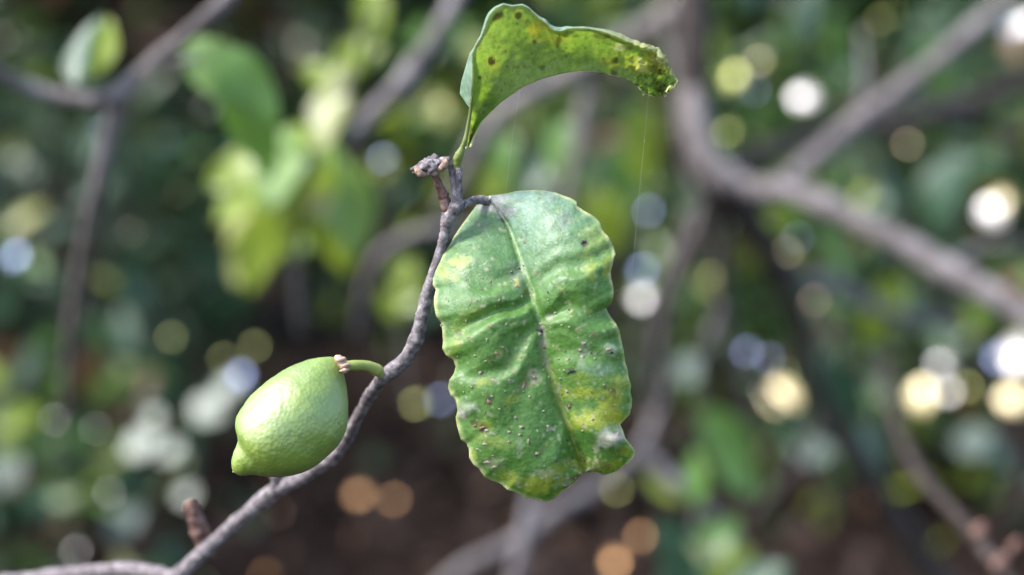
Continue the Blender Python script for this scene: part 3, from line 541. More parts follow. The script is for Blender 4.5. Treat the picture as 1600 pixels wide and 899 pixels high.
# -- the large spotted leaf
def main_leaf():
    mid = [(764, 312), (778, 328), (795, 355), (806, 384), (816, 414), (832, 460), (845, 510), (855, 560), (868, 602), (882, 645), (897, 690), (906, 718), (913, 738)]
    left = [(764, 306), (752, 312), (743, 323), (726, 346), (717, 358), (710, 369), (703, 382), (694, 394), (688, 408), (680, 424), (676, 436), (676, 446), (681, 453), (678, 466), (678, 478), (681, 494), (689, 504), (691, 517), (692, 532), (691, 545), (697, 556), (708, 562),
            (712, 573), (709, 584), (702, 594), (700, 606), (704, 618), (711, 624), (713, 632), (715, 642), (712, 652), (714, 666), (720, 687), (729, 694), (733, 704), (733, 716), (740, 727), (748, 732), (757, 746), (770, 752), (783, 757), (793, 766), (807, 770), (820, 778), (835, 780), (848, 784), (860, 783), (870, 776), (876, 769), (887, 763), (898, 755), (906, 744), (913, 738)]
    right = [(764, 306), (775, 305), (791, 303), (806, 299), (820, 298), (836, 297), (852, 298), (868, 301), (881, 306), (893, 310), (901, 315), (902, 322), (912, 329), (923, 335), (931, 340), (938, 348), (940, 356), (943, 362), (950, 369), (955, 378), (959, 386), (961, 395), (959, 405), (957, 414), (954, 425), (955, 436),
             (958, 446), (959, 456), (958, 466), (955, 475), (947, 481), (950, 488), (954, 495), (962, 505), (968, 517), (971, 533), (975, 550), (977, 567), (981, 578), (982, 590), (986, 602), (985, 614), (988, 624), (987, 636), (984, 648), (974, 658), (969, 664), (973, 672), (977, 685), (986, 696), (993, 706), (989, 716), (981, 724), (970, 733), (958, 739), (947, 742), (936, 739), (927, 737), (919, 739), (913, 738)]
    nr, nh = 300, 84
    m = arclen(mid, nr); l = polyarc(left, nr); r = polyarc(right, nr)
    t = np.linspace(0, 1, nr)[:, None]
    s = np.linspace(0, 1, nh + 1)
    # columns: left margin .. midrib .. right margin
    sv = np.concatenate([-s[::-1], s[1:]])[None, :]
    a = np.abs(sv); isL = sv < 0
    ex = np.where(isL, l[:, None, 0], r[:, None, 0]) if False else None
    EX = np.where(isL, l[:, 0:1], r[:, 0:1]); EY = np.where(isL, l[:, 1:2], r[:, 1:2])
    # margin wobble fades inwards: interior follows a smoothed margin
    def sm(q, w=15):
        k = np.ones(w) / w; pad = np.pad(q, ((w // 2, w // 2), (0, 0)), mode='edge')
        return np.stack([np.convolve(pad[:, i], k, 'valid') for i in range(2)], 1)
    ls, rs = sm(l), sm(r)
    SX = np.where(isL, ls[:, 0:1], rs[:, 0:1]); SY = np.where(isL, ls[:, 1:2], rs[:, 1:2])
    w = a ** 4
    TX = EX * w + SX * (1 - w); TY = EY * w + SY * (1 - w)
    bow = np.sin(np.pi * a) * np.where(isL, 7, 5) * np.sin(np.pi * np.clip(t, 0, 1))
    PX = m[:, 0:1] * (1 - a) + TX * a; PY = m[:, 1:2] * (1 - a) + TY * a + bow * 1.0
    # relief, millimetres towards the camera
    n1 = vnoise(PX, PY, .012, 3.3); n2 = vnoise(PX, PY, .03, 8.1); n3 = vnoise(PX, PY, .09, 1.7)
    h = -15 * (1 - smooth(0, .48, t)) ** 1.4 + 2.0 * np.sin(np.pi * t) - 6 * smooth(.82, 1, t)
    h = h + np.where(isL, 4.2, 4.6) * np.sin(np.pi * np.clip(a * .80, 0, 1)) * smooth(.0, .22, t)
    h = h - np.where(isL, 3.5, 1.5) * a ** 3
    # left half turns away, right shoulder leans up
    h = h + np.where(isL, -2.0 * a * (1 - t), 0)
    ph = np.where(isL, 7.6, 7.2) * (t + .012 * n1 * 8) + np.where(isL, 0.05, .35) - .12 * a
    ph = ph + .10 * n2
    q = np.sin(2 * np.pi * ph); q = np.sign(q) * np.abs(q) ** .85
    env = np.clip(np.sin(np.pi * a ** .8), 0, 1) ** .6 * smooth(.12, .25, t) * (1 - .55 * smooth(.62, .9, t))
    amp = np.where(isL, .36 + 1.0 * np.exp(-((t - .37) / .16) ** 2), .12 + .28 * smooth(.26, .36, t) + 1.0 * np.exp(-((t - .40) / .07) ** 2))
    h = h + amp * q * env
    h = h + .34 * np.sin(4 * np.pi * ph + .8) * env * np.exp(-((t - .40) / .17) ** 2)
    h = h + .35 * n2 * a + .08 * n3 + .5 * n1
    h = h - 1.1 * np.exp(-(a / .05) ** 2) * smooth(0, .1, t) + .55 * np.exp(-(a / .022) ** 2)     # groove and raised midrib
    h = h + 1.1 * a ** 6 * vnoise(EX, EY, .06, 5.5)                                          # wavy margin
    fl = np.exp(-(((PX - 962) / 16) ** 2 + ((PY - 690) / 15) ** 2)); h = h + 1.8 * fl         # folded lobe
    fl = np.exp(-(((PX - 728) / 14) ** 2 + ((PY - 640) / 12) ** 2)); h = h + 1.0 * fl
    fl = np.exp(-(((PX - 955) / 12) ** 2 + ((PY - 545) / 10) ** 2)); h = h + .8 * fl
    D = .3935 - h * .001
    # colour of the blade
    g = .5 + .5 * n1
    c = np.array((.058, .156, .026)) * (1 - g[..., None]) + np.array((.100, .225, .040)) * g[..., None]
    c = mixc(c, (.17, .285, .235), .85 * smooth(.42, .05, t) * np.where(isL, .35, 1.0) * np.ones_like(PX))       # sky sheen on the shoulder, painted as a pale bluish tint
    c = mixc(c, (.12, .20, .025), .5 * smooth(.5, .95, t) * smooth(-.3, .4, n2 + n1))
    vein = np.exp(-((np.abs(((ph + .25) % 1) - .5) - .5) / .045) ** 2) * env
    c = mixc(c, (.15, .27, .075), .30 * vein)
    c = mixc(c, (.20, .32, .11), .85 * np.exp(-(a / .030) ** 2) * (1 - .3 * smooth(.4, .7, t)))
    c = mixc(c, (.30, .32, .07), .7 * np.exp(-(a / .034) ** 2) * smooth(.55, .7, t))
    c = mixc(c, (.040, .112, .016), .35 * smooth(.05, .45, n3 + .4 * n2))
    c = mixc(c, (.13, .24, .06), .28 * smooth(.1, .5, vnoise(PX, PY, .06, 12.2)))
    Y = (.42, .43, .04)
    WX = 5 * vnoise(PX, PY, .07, 21.) + 5 * vnoise(PX, PY, .2, 31.); WY = 5 * vnoise(PX, PY, .07, 41.) + 5 * vnoise(PX, PY, .2, 51.)
    def blob(x, y, rx, ry, k=1.0, rot=0, rag=.5):
        q = min(1, rx / 9); dx, dy = PX - x + WX * q, PY - y + WY * q; ca, sa = math.cos(rot), math.sin(rot)
        e = ((dx * ca + dy * sa) / rx) ** 2 + ((-dx * sa + dy * ca) / ry) ** 2
        return k * smooth(1.5 + rag, .05, e + rag * 1.6 * n3 + rag * .8 * n2)
    for x, y, rx, ry, k, ro in ((717, 409, 17, 10, .85, -.2), (706, 433, 14, 9, .45, 0), (690, 420, 8, 16, .5, 0), (922, 418, 11, 9, .75, 0), (950, 418, 9, 18, .8, 0), (935, 372, 22, 20, .35, 0), (925, 434, 10, 5, .6, 0), (915, 398, 14, 8, .35, 0),
                                (930, 655, 42, 14, .85, -.1), (955, 625, 18, 16, .8, 0), (915, 615, 22, 9, .6, 0), (965, 600, 16, 14, .55, 0), (905, 590, 16, 8, .3, 0), (885, 615, 8, 12, .4, 0), (965, 655, 16, 8, .6, 0), (845, 758, 24, 14, .75, -.3),
                                (800, 748, 26, 10, .5, .3), (870, 735, 24, 9, .45, -.6), (945, 730, 26, 9, .6, -.2), (908, 725, 9, 16, .6, 0), (735, 715, 8, 12, .6, 0), (755, 597, 14, 7, .5, -.3), (800, 627, 14, 6, .4, -.6), (716, 515, 12, 12, .35, 0),
                                (740, 490, 30, 8, .3, -.3), (705, 545, 12, 16, .3, 0), (757, 668, 12, 10, .5, 0), (770, 690, 30, 10, .28, .2), (810, 560, 10, 6, .25, 0), (980, 705, 10, 8, .5, 0)):
        c = mixc(c, Y, (.72 if y > 560 else .55) * np.clip(blob(x, y, rx, ry, k, ro), 0, 1))
    # pale, dry patches and grey dust
    for x, y, rx, ry, k, colr in ((950, 686, 19, 13, .85, (.33, .33, .27)), (968, 678, 9, 10, .8, (.38, .31, .30)), (728, 637, 13, 9, .7, (.36, .40, .30)), (955, 546, 11, 9, .6, (.38, .42, .30)), (930, 577, 26, 8, .35, (.25, .34, .28)), (768, 318, 22, 13, .75, (.27, .25, .26)),
                                  (792, 332, 16, 9, .7, (.28, .25, .27)), (808, 430, 14, 20, .38, (.20, .22, .20)), (880, 345, 10, 16, .35, (.27, .29, .29)), (855, 310, 12, 6, .35, (.25, .28, .27)), (755, 352, 10, 6, .4, (.14, .15, .13)),
                                  (848, 530, 7, 18, .5, (.24, .22, .20)), (852, 565, 7, 9, .5, (.26, .22, .17)), (833, 590, 9, 11, .65, (.40, .34, .24)), (822, 600, 8, 7, .6, (.36, .26, .15)), (912, 545, 9, 10, .45, (.27, .32, .24)), (908, 565, 6, 9, .4, (.27, .32, .24)),
                                  (770, 725, 16, 9, .45, (.36, .36, .24)), (812, 700, 5, 14, .4, (.30, .32, .24)), (850, 740, 20, 6, .4, (.36, .38, .28)), (890, 755, 18, 6, .5, (.33, .31, .27)), (724, 650, 6, 5, .7, (.40, .36, .33))):
        c = mixc(c, colr, np.clip(blob(x, y, rx, ry, k, 0, .8), 0, 1))
    for x, y, rx, ry, k in ((912, 380, 6, 6, .9), (755, 668, 10, 8, .7), (752, 672, 6, 5, .8), (763, 625, 6, 9, .7), (893, 580, 8, 5, .85), (956, 610, 6, 5, .8), (890, 634, 4, 6, .8), (716, 520, 7, 5, .5), (742, 660, 6, 5, .6), (787, 344, 8, 4, .8), (812, 440, 5, 7, .5), (845, 515, 5, 12, .5),
                            (771, 567, 6, 5, .6), (768, 558, 9, 3, .5), (725, 690, 8, 5, .6), (980, 672, 4, 6, .7), (700, 506, 8, 4, .4), (900, 748, 10, 5, .55), (930, 728, 24, 8, .4), (820, 378, 4, 3, .5)):
        c = mixc(c, (.055, .040, .026), np.clip(blob(x, y, rx * .75, ry * .75, k, 0, .9), 0, 1))
    sc = np.random.RandomState(15)
    for i in range(70):
        tt = .3 + .68 * sc.rand(); i0 = int(tt * (nr - 1)); j0 = sc.randint(6, 2 * nh - 6); x, y = PX[i0, j0], PY[i0, j0]; r1, r2 = 2 + 5 * sc.rand() ** 2, 1.5 + 3 * sc.rand() ** 2
        cc = [(.30, .30, .16), (.16, .11, .05), (.34, .33, .26), (.30, .33, .06)][sc.randint(4)]
        c = mixc(c, cc, np.clip(blob(x, y, r1, r2, .65, 3 * sc.rand(), .9), 0, 1))
    # fine specks all over, denser low down
    rs_ = np.random.RandomState(5)
    for i in range(420):
        tt = rs_.rand() ** .7; i0 = int(tt * (nr - 1)); j0 = rs_.randint(3, 2 * nh - 3)
        x, y = PX[i0, j0], PY[i0, j0]; rr = .9 + 1.8 * rs_.rand() ** 2
        dk = rs_.rand() < .35
        e = ((PX - x) ** 2 + (PY - y) ** 2) / rr ** 2
        c = mixc(c, (.05, .05, .03) if dk else (.36, .38, .24), .75 * np.exp(-e))
    c = mixc(c, (.46, .48, .22), .9 * smooth(.945, .995, a) * (.4 + .6 * smooth(-.2, .3, n2)) * np.ones_like(PX))
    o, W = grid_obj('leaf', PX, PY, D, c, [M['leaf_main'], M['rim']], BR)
    o['label'] = 'large drooping green leaf with yellow blotches, wrinkles and a scalloped edge'
    # flecks: tiny husks stuck to the blade
    N = np.cross(np.gradient(W, axis=1), np.gradient(W, axis=0)); N /= np.linalg.norm(N, axis=2, keepdims=True) + 1e-12
    N[np.sum(N * np.array(FWD), 2) > 0] *= -1
    V = []; F = []; MI = []
    spots = [(846, 506, 3, 7, 0, 1.4), (845, 517, 5, 9, 2, 1.5), (843, 522, 5, 6, 0, 1.2), (850, 542, 4, 9, 1, 1.2), (893, 579, 8, 5, 2, 0), (888, 582, 4, 3, 2, .5), (750, 583, 5, 5, 0, .8), (753, 582, 4, 2.5, 2, .4), (773, 595, 8, 3.5, 0, -.5), (737, 606, 3, 3, 0, 0), (724, 613, 2, 4, 0, 0), (764, 628, 5, 7, 1, .6),
             (732, 527, 5, 3.5, 0, -.5), (761, 530, 2.5, 5, 0, 0), (765, 510, 6, 3.5, 1, -.6), (728, 502, 2, 5, 0, .2), (791, 507, 3, 3, 0, 0), (857, 503, 4, 4, 0, 0), (814, 559, 3.5, 3, 0, 0), (833, 590, 10, 5, 0, -.7), (820, 598, 7, 4, 1, -1), (818, 606, 4, 4, 0, 0), (885, 612, 4, 4, 0, 0), (857, 590, 2.5, 2.5, 0, 0),
             (890, 634, 3, 6, 1, 0), (850, 643, 3, 3, 0, 0), (805, 653, 4, 3, 0, -.8), (814, 668, 5, 4, 0, 0), (812, 679, 4, 3, 0, .3), (795, 675, 4, 3.5, 0, 0), (795, 690, 4, 3, 0, 0), (857, 667, 3, 5, 0, .4), (838, 709, 4.5, 4, 0, -.3), (837, 712, 4, 2, 2, 0), (886, 720, 4, 5, 1, -.3), (894, 716, 4, 4, 2, 0), (908, 713, 6, 5, 0, 0),
             (870, 747, 8, 2.5, 0, -.3), (885, 758, 9, 3, 0, -.4), (938, 747, 5, 3, 0, 0), (742, 665, 5, 4, 1, 0), (752, 668, 8, 4, 1, .3), (760, 672, 5, 4, 0, 0), (757, 694, 6, 3.5, 0, 0), (772, 730, 7, 4, 0, .3), (762, 722, 8, 4, 0, 0), (786, 543, 3, 3, 0, 0), (955, 611, 5, 4, 1, 0), (952, 547, 9, 4, 0, .2), (956, 552, 5, 3, 2, 0),
             (913, 537, 5, 4, 0, 0), (906, 548, 5, 5, 0, .2), (910, 558, 4, 6, 0, 0), (984, 640, 3, 5, 0, 0), (911, 379, 6, 5, 2, .4), (878, 508, 3, 2, 0, 0), (820, 380, 3, 2, 1, 0), (800, 425, 3, 4, 1, 0), (808, 447, 4, 5, 1, 0), (780, 470, 3, 3, 0, 0), (815, 463, 2, 4, 0, 0), (728, 437, 2, 2, 0, 0), (868, 489, 4, 3, 0, 0), (890, 512, 2.5, 2.5, 0, 0),
             (768, 620, 4, 3, 0, 0), (715, 530, 4, 2, 0, -.4), (742, 556, 3, 3, 0, 0), (776, 552, 6, 3, 1, -.6), (930, 560, 3, 3, 0, 0), (873, 560, 3, 3, 0, 0), (826, 690, 3, 7, 0, 0), (780, 640, 3, 2, 0, 0), (746, 703, 4, 3, 0, 0), (790, 612, 3, 2, 0, 0), (690, 508, 4, 3, 0, 0), (700, 470, 2, 2, 0, 0)]
    rq = random.Random(4)
    for i in range(60):
        i0 = int((.25 + .72 * rq.random() ** .8) * (nr - 1)); j0 = rq.randint(6, 2 * nh - 6)
        spots.append((PX[i0, j0], PY[i0, j0], rq.uniform(1.5, 4.5), rq.uniform(1.5, 3), rq.choice((0, 0, 0, 1, 1, 2)), rq.uniform(0, 3)))
    k = pxm()
    for (x, y, rx, ry, mi, ro) in spots:
        ii = np.unravel_index(np.argmin((PX - x) ** 2 + (PY - y) ** 2), PX.shape)
        c0 = Vector(W[ii]); n = Vector(N[ii]); ux = (RGT - n * RGT.dot(n)).normalized(); uy = n.cross(ux)
        b = len(V); q = random.random() * 9
        V.append(c0 + n * (1.0 + .12 * min(rx, ry)) * k * 1.2 + ux * k * random.uniform(-1, 1))
        for ring, hh in ((.62, .95), (1.0, .12)):
            for e in range(8):
                an = e * math.pi / 4; ww = ring * (1 + .30 * math.sin(3 * an + q) + .25 * math.sin(5 * an + 2 * q))
                dx, dy = math.cos(an) * rx * .72 * ww, math.sin(an) * ry * .62 * ww
                d2 = (dx * math.cos(ro) - dy * math.sin(ro), dx * math.sin(ro) + dy * math.cos(ro))
                V.append(c0 + (ux * d2[0] - uy * d2[1] * (1 if uy.dot(UPV) < 0 else -1)) * k + n * hh * k * 1.3)
        for e in range(8):
            f = (e + 1) % 8
            F.append((b, b + 1 + e, b + 1 + f)); F.append((b + 1 + e, b + 9 + e, b + 9 + f, b + 1 + f)); MI += [mi, mi]
    fm = [barkmat('husk', (.11, .085, .055), (.25, .21, .15), (.42, .38, .31), 1500), barkmat('brown_husk', (.10, .06, .035), (.22, .14, .08), (.36, .26, .17), 900), barkmat('dark_husk', (.012, .011, .012), (.035, .032, .032), (.09, .085, .08), 900)]
    fo = obj('husk_flecks', V, F, fm, o, smooth=True); fo['kind'] = 'stuff'; fo.data.polygons.foreach_set('material_index', MI)
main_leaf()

# -- the curled leaf above
def upper_leaf():
    O = [(729, 230), (732, 214), (734, 199), (735, 178), (737, 157), (738, 120), (738, 84), (744, 70), (752, 57), (757, 44), (761, 32), (766, 22), (774, 13), (787, 7), (800, 10), (816, 8), (826, 13), (834, 21), (842, 28), (851, 33), (858, 42), (866, 47), (876, 49), (886, 45), (897, 44), (912, 44), (926, 46), (940, 49), (951, 52), (964, 57), (979, 64), (990, 70), (1001, 74), (1012, 74), (1026, 82), (1036, 90), (1040, 102), (1046, 112), (1052, 118), (1058, 128), (1053, 138), (1046, 136), (1041, 145)]
    I = [(733, 230), (738, 216), (744, 204), (752, 190), (766, 176), (776, 166), (787, 157), (798, 149), (809, 141), (821, 134), (833, 129), (847, 123), (862, 119), (878, 115), (894, 113), (910, 111), (926, 111), (938, 113), (951, 116), (964, 119), (976, 123), (987, 128), (997, 135), (1002, 142), (1006, 148), (1013, 147), (1020, 151), (1029, 148), (1036, 152), (1041, 145)]
    nr, nc = 260, 70
    o_ = polyarc(O, nr); i_ = polyarc(I, nr)
    # pair the two edges: outer runs longer round the bend
    t = np.linspace(0, 1, nr)[:, None]; s = np.linspace(0, 1, nc)[None, :]
    ext_y = o_[:, 1]; ext_x = o_[:, 0]
    lob = np.interp(np.arange(nr) / (nr - 1), *[np.array(z) for z in zip(*[(0, 0), (.10, 0), (.115, 8), (.14, 19), (.175, 17), (.21, 11), (.245, 5), (.265, 1.5), (.30, 2), (.36, 4), (.42, 2), (.5, 2), (.545, 4), (.585, 7), (.62, 2), (.68, 3), (.74, 6), (.80, 7), (.86, 6), (.93, 4), (1, 0)])])
    tg = np.gradient(o_, axis=0); tg /= np.linalg.norm(tg, axis=1, keepdims=True) + 1e-9
    k9 = np.ones(25) / 25
    tg = np.stack([np.convolve(np.pad(tg[:, j], 12, mode='edge'), k9, 'valid') for j in range(2)], 1)
    outw = np.stack([tg[:, 1], -tg[:, 0]], 1)
    ne = 10; se = np.linspace(0, 1, ne + 1)[1:][None, :]
    PXa = i_[:, 0:1] * (1 - s) + o_[:, 0:1] * s; PYa = i_[:, 1:2] * (1 - s) + o_[:, 1:2] * s
    PXe = o_[:, 0:1] + outw[:, 0:1] * lob[:, None] * se; PYe = o_[:, 1:2] + outw[:, 1:2] * lob[:, None] * se
    PX = np.concatenate([PXa, PXe], 1); PY = np.concatenate([PYa, PYe], 1)
    S = np.concatenate([s * np.ones((nr, 1)), 1 + se * np.ones((nr, 1))], 1); T = t * np.ones_like(S)
    n1 = vnoise(PX, PY, .014, 4.3); n2 = vnoise(PX, PY, .035, 1.1); n3 = vnoise(PX, PY, .10, 6.7)
    Sc = np.clip(S, 0, 1)
    h = -5 + 11 * Sc * smooth(0, .2, T) - 3.5 * np.sin(np.pi * Sc) + 3 * np.sin(np.pi * T)
    h += .5 * np.sin(2 * np.pi * (9 * T + .6 * Sc)) * np.sin(np.pi * Sc) + .7 * n2 + .3 * n3
    h += smooth(.70, .95, T) * (4.0 * n2 + 3.2 * n3 + 1.5 * vnoise(PX, PY, .22, 9.))
    jg = smooth(.66, .9, T) * smooth(1.0, .9, T) * 5; PX = PX + jg * vnoise(PX, PY, .15, 2.) * Sc; PY = PY + jg * vnoise(PX, PY, .15, 5.)
    h += np.where(S > 1, -(S - 1) * 4.5 * (lob[:, None] / 10), 0)
    D = .3985 - h * .001
    g = .5 + .5 * n1
    c = np.array((.165, .255, .050)) * (1 - g[..., None]) + np.array((.240, .335, .090)) * g[..., None]
    c = mixc(c, (.075, .135, .018), .7 * smooth(.35, .1, T) * smooth(.2, .8, 1 - Sc))
    vein = np.exp(-((((9 * T + .6 * Sc) % 1) - .5) / .07) ** 2)
    c = mixc(c, (.24, .26, .06), .22 * vein)
    def blob(x, y, rx, ry, k=1.0, rag=.6):
        return np.clip(k * smooth(1 + rag, .25, ((PX - x) / rx) ** 2 + ((PY - y) / ry) ** 2 + rag * 1.5 * n3), 0, 1)
    for x, y, rx, ry, k in ((845, 42, 22, 9, .6), (862, 60, 26, 12, .35), (835, 48, 10, 18, .4), (1010, 100, 30, 16, .55), (960, 95, 22, 12, .3), (770, 100, 10, 14, .3), (1020, 85, 14, 8, .7)):
        c = mixc(c, (.36, .31, .05), blob(x, y, rx, ry, k))
    for x, y, rx, ry, k in ((968, 74, 9, 6, .8), (1000, 100, 9, 12, .5), (1032, 90, 9, 8, .75), (1040, 100, 7, 6, .6)):
        c = mixc(c, (.50, .48, .34), blob(x, y, rx, ry, k))
    for x, y, rx, ry, k in ((779, 24, 9, 7, .95), (772, 30, 5, 4, .8), (809, 24, 6, 6, .9), (768, 94, 6, 9, .95), (771, 74, 4, 3, .5), (749, 122, 3.5, 3, .8), (835, 65, 4, 4, .8), (873, 66, 5, 8, .7), (805, 105, 6, 3, .5), (835, 95, 4, 8, .35), (848, 107, 5, 5, .6), (960, 95, 8, 6, .85), (943, 57, 14, 5, .6), (962, 116, 7, 5, .8),
                            (1022, 108, 9, 8, .9), (1032, 114, 8, 6, .9), (1035, 138, 12, 8, .75), (1052, 137, 6, 5, .8), (1004, 85, 4, 6, .8), (1044, 100, 5, 4, .6), (1026, 128, 8, 6, .5), (752, 45, 6, 12, .35), (748, 70, 5, 10, .4), (738, 215, 6, 16, .75), (900, 56, 5, 3, .4), (880, 80, 4, 3, .4), (915, 75, 3, 3, .5), (823, 33, 4, 4, .4), (790, 80, 2.5, 2.5, .6), (1010, 118, 5, 4, .6), (985, 76, 4, 4, .5)):
        c = mixc(c, (.038, .024, .014), blob(x, y, rx * .85, ry * .85, k * (.75 if x > 990 else .95), .9))
    rs_ = np.random.RandomState(9)
    for i in range(150):
        i0 = int(rs_.rand() * (nr - 1)); j0 = rs_.randint(2, nc - 2); x, y = PX[i0, j0], PY[i0, j0]; rr = .8 + 1.5 * rs_.rand() ** 2
        c = mixc(c, (.06, .045, .02) if rs_.rand() < .6 else (.34, .33, .18), .7 * np.exp(-((PX - x) ** 2 + (PY - y) ** 2) / rr ** 2))
    # the rolled margin shows the upper side
    up = smooth(1.0, 1.12, S)
    c = mixc(c, (.26, .38, .29), up)
    c = mixc(c, (.40, .40, .16), smooth(.6, .8, T) * up * .8)
    c = mixc(c, (.66, .62, .40), .9 * np.exp(-((S - 1) / .05) ** 2) * smooth(.1, .14, T) * (.5 + .5 * smooth(-.2, .3, n2)))
    c = mixc(c, (.42, .34, .30), .7 * np.exp(-((S - 1) / .03) ** 2) * smooth(.2, .26, T) * smooth(.36, .3, T))
    c = mixc(c, (.16, .10, .05), .5 * smooth(.03, 0, S) * smooth(.1, .3, T))
    o, W = grid_obj('leaf', PX, PY, D, c, [M['leaf_upper'], M['rim']], BR)
    o['label'] = 'curled leaf arching over, yellow-green underside with dark spots and shrivelled tip'
    st = leafmat('leaf_stalk', (.16, .20, .05), (.24, .28, .08), (.2, .25, .05, 1), .5, .3, .15)
    tube('leaf_stalk', [(717, 272, .401, 5), (715, 262, .401, 5), (715, 250, .4005, 7), (718, 241, .400, 7), (722, 232, .400, 4.5), (726, 222, .3995, 4), (731, 200, .399, 3.2), (735, 175, .3975, 2.6), (737, 150, .3955, 2)], st, BR, seg=12, n=50, rough=.1)
upper_leaf()

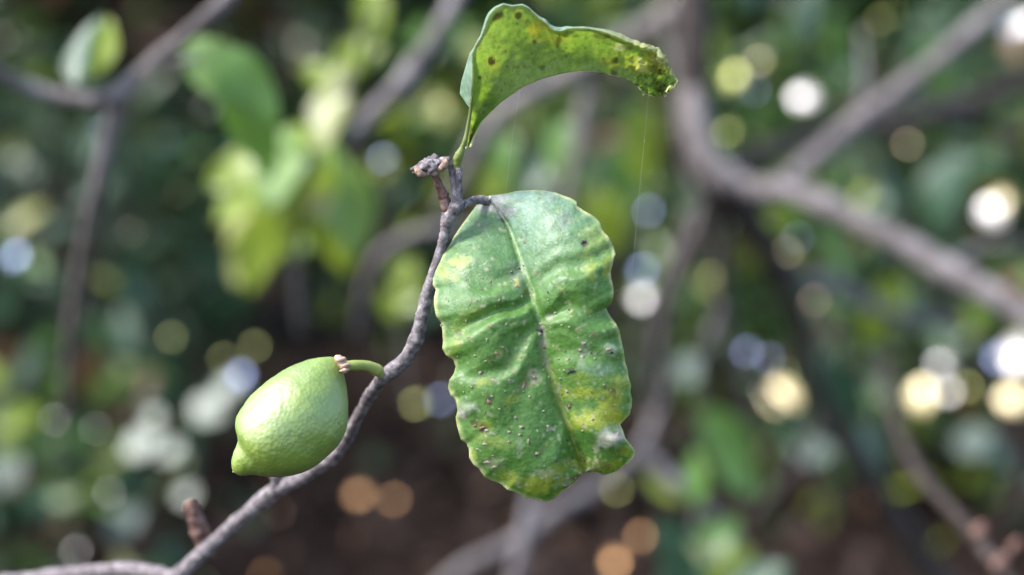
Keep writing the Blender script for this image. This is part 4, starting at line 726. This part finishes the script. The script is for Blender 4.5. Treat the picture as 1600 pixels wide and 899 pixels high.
# ------------------------------------------------------------------ the lemon
def lemon():
    L = empty('lemon', P(533, 567, .408), 'unripe green lemon with a pointed nipple hanging from the sharp twig', 'lemon')
    out = [(533, 569), (526, 560), (518, 558), (505, 558), (492, 560), (475, 565), (460, 571), (445, 578), (431, 587), (416, 598), (402, 610), (391, 621), (382, 633), (374, 645), (370, 656), (369.5, 668), (372, 679), (373, 688), (370, 697), (366, 706), (363, 716), (362, 726), (364, 735), (370, 741),
           (378, 743), (388, 742.5), (400, 742.5), (412, 744), (425, 745), (440, 745), (457, 743), (475, 738), (492, 730), (504, 721), (515, 711), (526, 700), (535, 688), (541, 672), (543.5, 656), (544, 638), (543, 621), (541, 605), (538, 590), (536, 578)]
    A = np.array(out + [out[0]]); A = arclen(A, 600)
    p0 = np.array((534., 566.)); p1 = np.array((364., 737.)); ax = (p1 - p0); LL = np.linalg.norm(ax); ax /= LL; pp = np.array((-ax[1], ax[0]))
    s_ = (A - p0) @ ax; w_ = (A - p0) @ pp
    ns, na = 120, 96; V = []; F = []
    ss = np.concatenate([[-1.5], LL * (.5 - .5 * np.cos(np.linspace(0.12, math.pi - .06, ns))), [LL + 1.2]])
    k = pxm(.408)
    up_s, up_w = s_[w_ >= 0], w_[w_ >= 0]; lo_s, lo_w = s_[w_ < 0], w_[w_ < 0]
    i1 = np.argsort(up_s); i2 = np.argsort(lo_s)
    axv = (RGT * ax[0] - UPV * ax[1]); ppv = (RGT * pp[0] - UPV * pp[1])
    base = P(p0[0], p0[1], .408)
    for q, s in enumerate(ss):
        a = np.interp(s, up_s[i1], up_w[i1]); b = np.interp(s, lo_s[i2], lo_w[i2])
        if q in (0, len(ss) - 1): m = (a + b) / 2; r = .4
        else: m = (a + b) / 2; r = max((a - b) / 2, .6)
        dep = -.010 * (s / LL) + .002
        for j in range(na):
            an = 2 * math.pi * j / na
            rr = r * (1 + .012 * math.sin(5 * an + 1) * math.sin(math.pi * min(max(s / LL, 0), 1)))
            p = P(p0[0] + ax[0] * s + pp[0] * m, p0[1] + ax[1] * s + pp[1] * m, .408 + dep) + ppv * (rr * math.cos(an) * k * (1 + dep / .408)) - FWD * (rr * math.sin(an) * k * .96)
            nn = (ppv * math.cos(an) - FWD * math.sin(an))
            V.append(p + nn * (.00016 * nz(p, 260, 2) + .00012 * nz(p, 620, 5)))
    n = len(ss)
    for i in range(n - 1):
        for j in range(na):
            a = i * na + j; b = i * na + (j + 1) % na; F.append((a, b, b + na, a + na))
    m = NT('lemon_rind'); p = m.n('ShaderNodeBsdfPrincipled'); o = m.n('ShaderNodeOutputMaterial')
    col = m.ramp(m.noise(130, 4, .6), [(.3, (.125, .215, .005)), (.55, (.166, .258, .007)), (.75, (.21, .295, .016))])
    vo = m.n('ShaderNodeTexVoronoi'); tc = m.n('ShaderNodeTexCoord'); vo.inputs['Scale'].default_value = 900; m.l(tc.outputs['Object'], vo.inputs['Vector'])
    pore = m.ramp(vo.outputs[0], [(.0, (1, 1, 1)), (.45, (0, 0, 0))])
    mm = m.n('ShaderNodeMix', data_type='RGBA'); mu = m.n('ShaderNodeMath', operation='MULTIPLY'); mu.inputs[1].default_value = .18
    m.l(pore, mu.inputs[0]); m.l(mu.outputs[0], mm.inputs[0]); m.l(col, mm.inputs[6]); mm.inputs[7].default_value = (.40, .48, .14, 1)
    m.l(mm.outputs[2], p.inputs['Base Color'])
    p.inputs['Roughness'].default_value = .60; p.inputs['Specular IOR Level'].default_value = 1.0; p.inputs['Coat Weight'].default_value = 1.0; p.inputs['Coat Roughness'].default_value = .47; p.inputs['Coat IOR'].default_value = 1.7; p.inputs['Sheen Weight'].default_value = .03; p.inputs['Sheen Roughness'].default_value = .45; p.inputs['Sheen Tint'].default_value = (.9, 1, .95, 1)
    p.inputs['Subsurface Weight'].default_value = .25; p.inputs['Subsurface Radius'].default_value = (.6, 1, .25); p.inputs['Subsurface Scale'].default_value = .004
    b1 = m.bump(vo.outputs[0], .45, .00024)
    b2 = m.n('ShaderNodeBump'); b2.inputs['Strength'].default_value = .14; b2.inputs['Distance'].default_value = .0004
    m.l(m.noise(420, 3, .5), b2.inputs['Height']); m.l(b1, b2.inputs['Normal']); m.l(b2.outputs[0], p.inputs['Normal']); m.l(b2.outputs[0], p.inputs['Coat Normal'])
    m.l(p.outputs[0], o.inputs[0])
    obj('rind', V, F, m.m, L)
    pk = barkmat('calyx', (.30, .17, .13), (.46, .31, .25), (.55, .46, .30), 500, (1500, .6, .0004))
    tube('calyx', [(525, 558, .4085, 3), (529, 561, .4075, 6), (534, 567, .407, 7), (538, 575, .407, 5.5), (540, 582, .4075, 3)], pk, L, seg=16, n=30, rough=.14, fine=.15)
    for a, b, r in ((533, 562, 3.8), (540, 571, 3.5), (538, 579, 3)):
        tube('calyx_lobe', [(a - 7, b + 1, .4062, r * .5), (a - 1, b, .4052, r), (a + 5, b - 1, .4055, r * .8), (a + 8, b, .406, r * .3)], pk, L, n=12, rough=.15)
    st = leafmat('green_stalk', (.26, .32, .07), (.42, .46, .15), (.2, .25, .05, 1), .45, .4, .1)
    tube('stalk', [(528, 570, .409, 8), (542, 572, .408, 8.5), (556, 571, .409, 8.5), (572, 572, .411, 8.5), (586, 577, .413, 9.5), (595, 583, .4145, 9), (602, 590, .416, 6)], st, L, seg=16, n=50, rough=.06)
lemon()

# ------------------------------------------------------------------ spider silk
sm_ = NT('silk'); p = sm_.n('ShaderNodeBsdfPrincipled'); o = sm_.n('ShaderNodeOutputMaterial'); p.inputs['Base Color'].default_value = (.55, .55, .55, 1); p.inputs['Roughness'].default_value = .4
sm_.l(p.outputs[0], o.inputs[0])
for pts, lab in (([(1013, 150, .3975, .06), (1005, 240, .3985, .06), (997, 320, .399, .06), (990, 400, .400, .06), (983, 440, .4, .06), (958, 458, .3965, .06)], 'spider silk thread from the shrivelled leaf tip to the spotted leaf'),
                 ([(812, 140, .404, .07), (800, 220, .404, .07), (790, 303, .404, .07)], 'fine spider silk thread between the curled leaf and the spotted leaf')):
    th = tube('spider_thread', pts, sm_.m, None, seg=6, n=24, rough=0)
    tag(th, lab, 'silk thread')
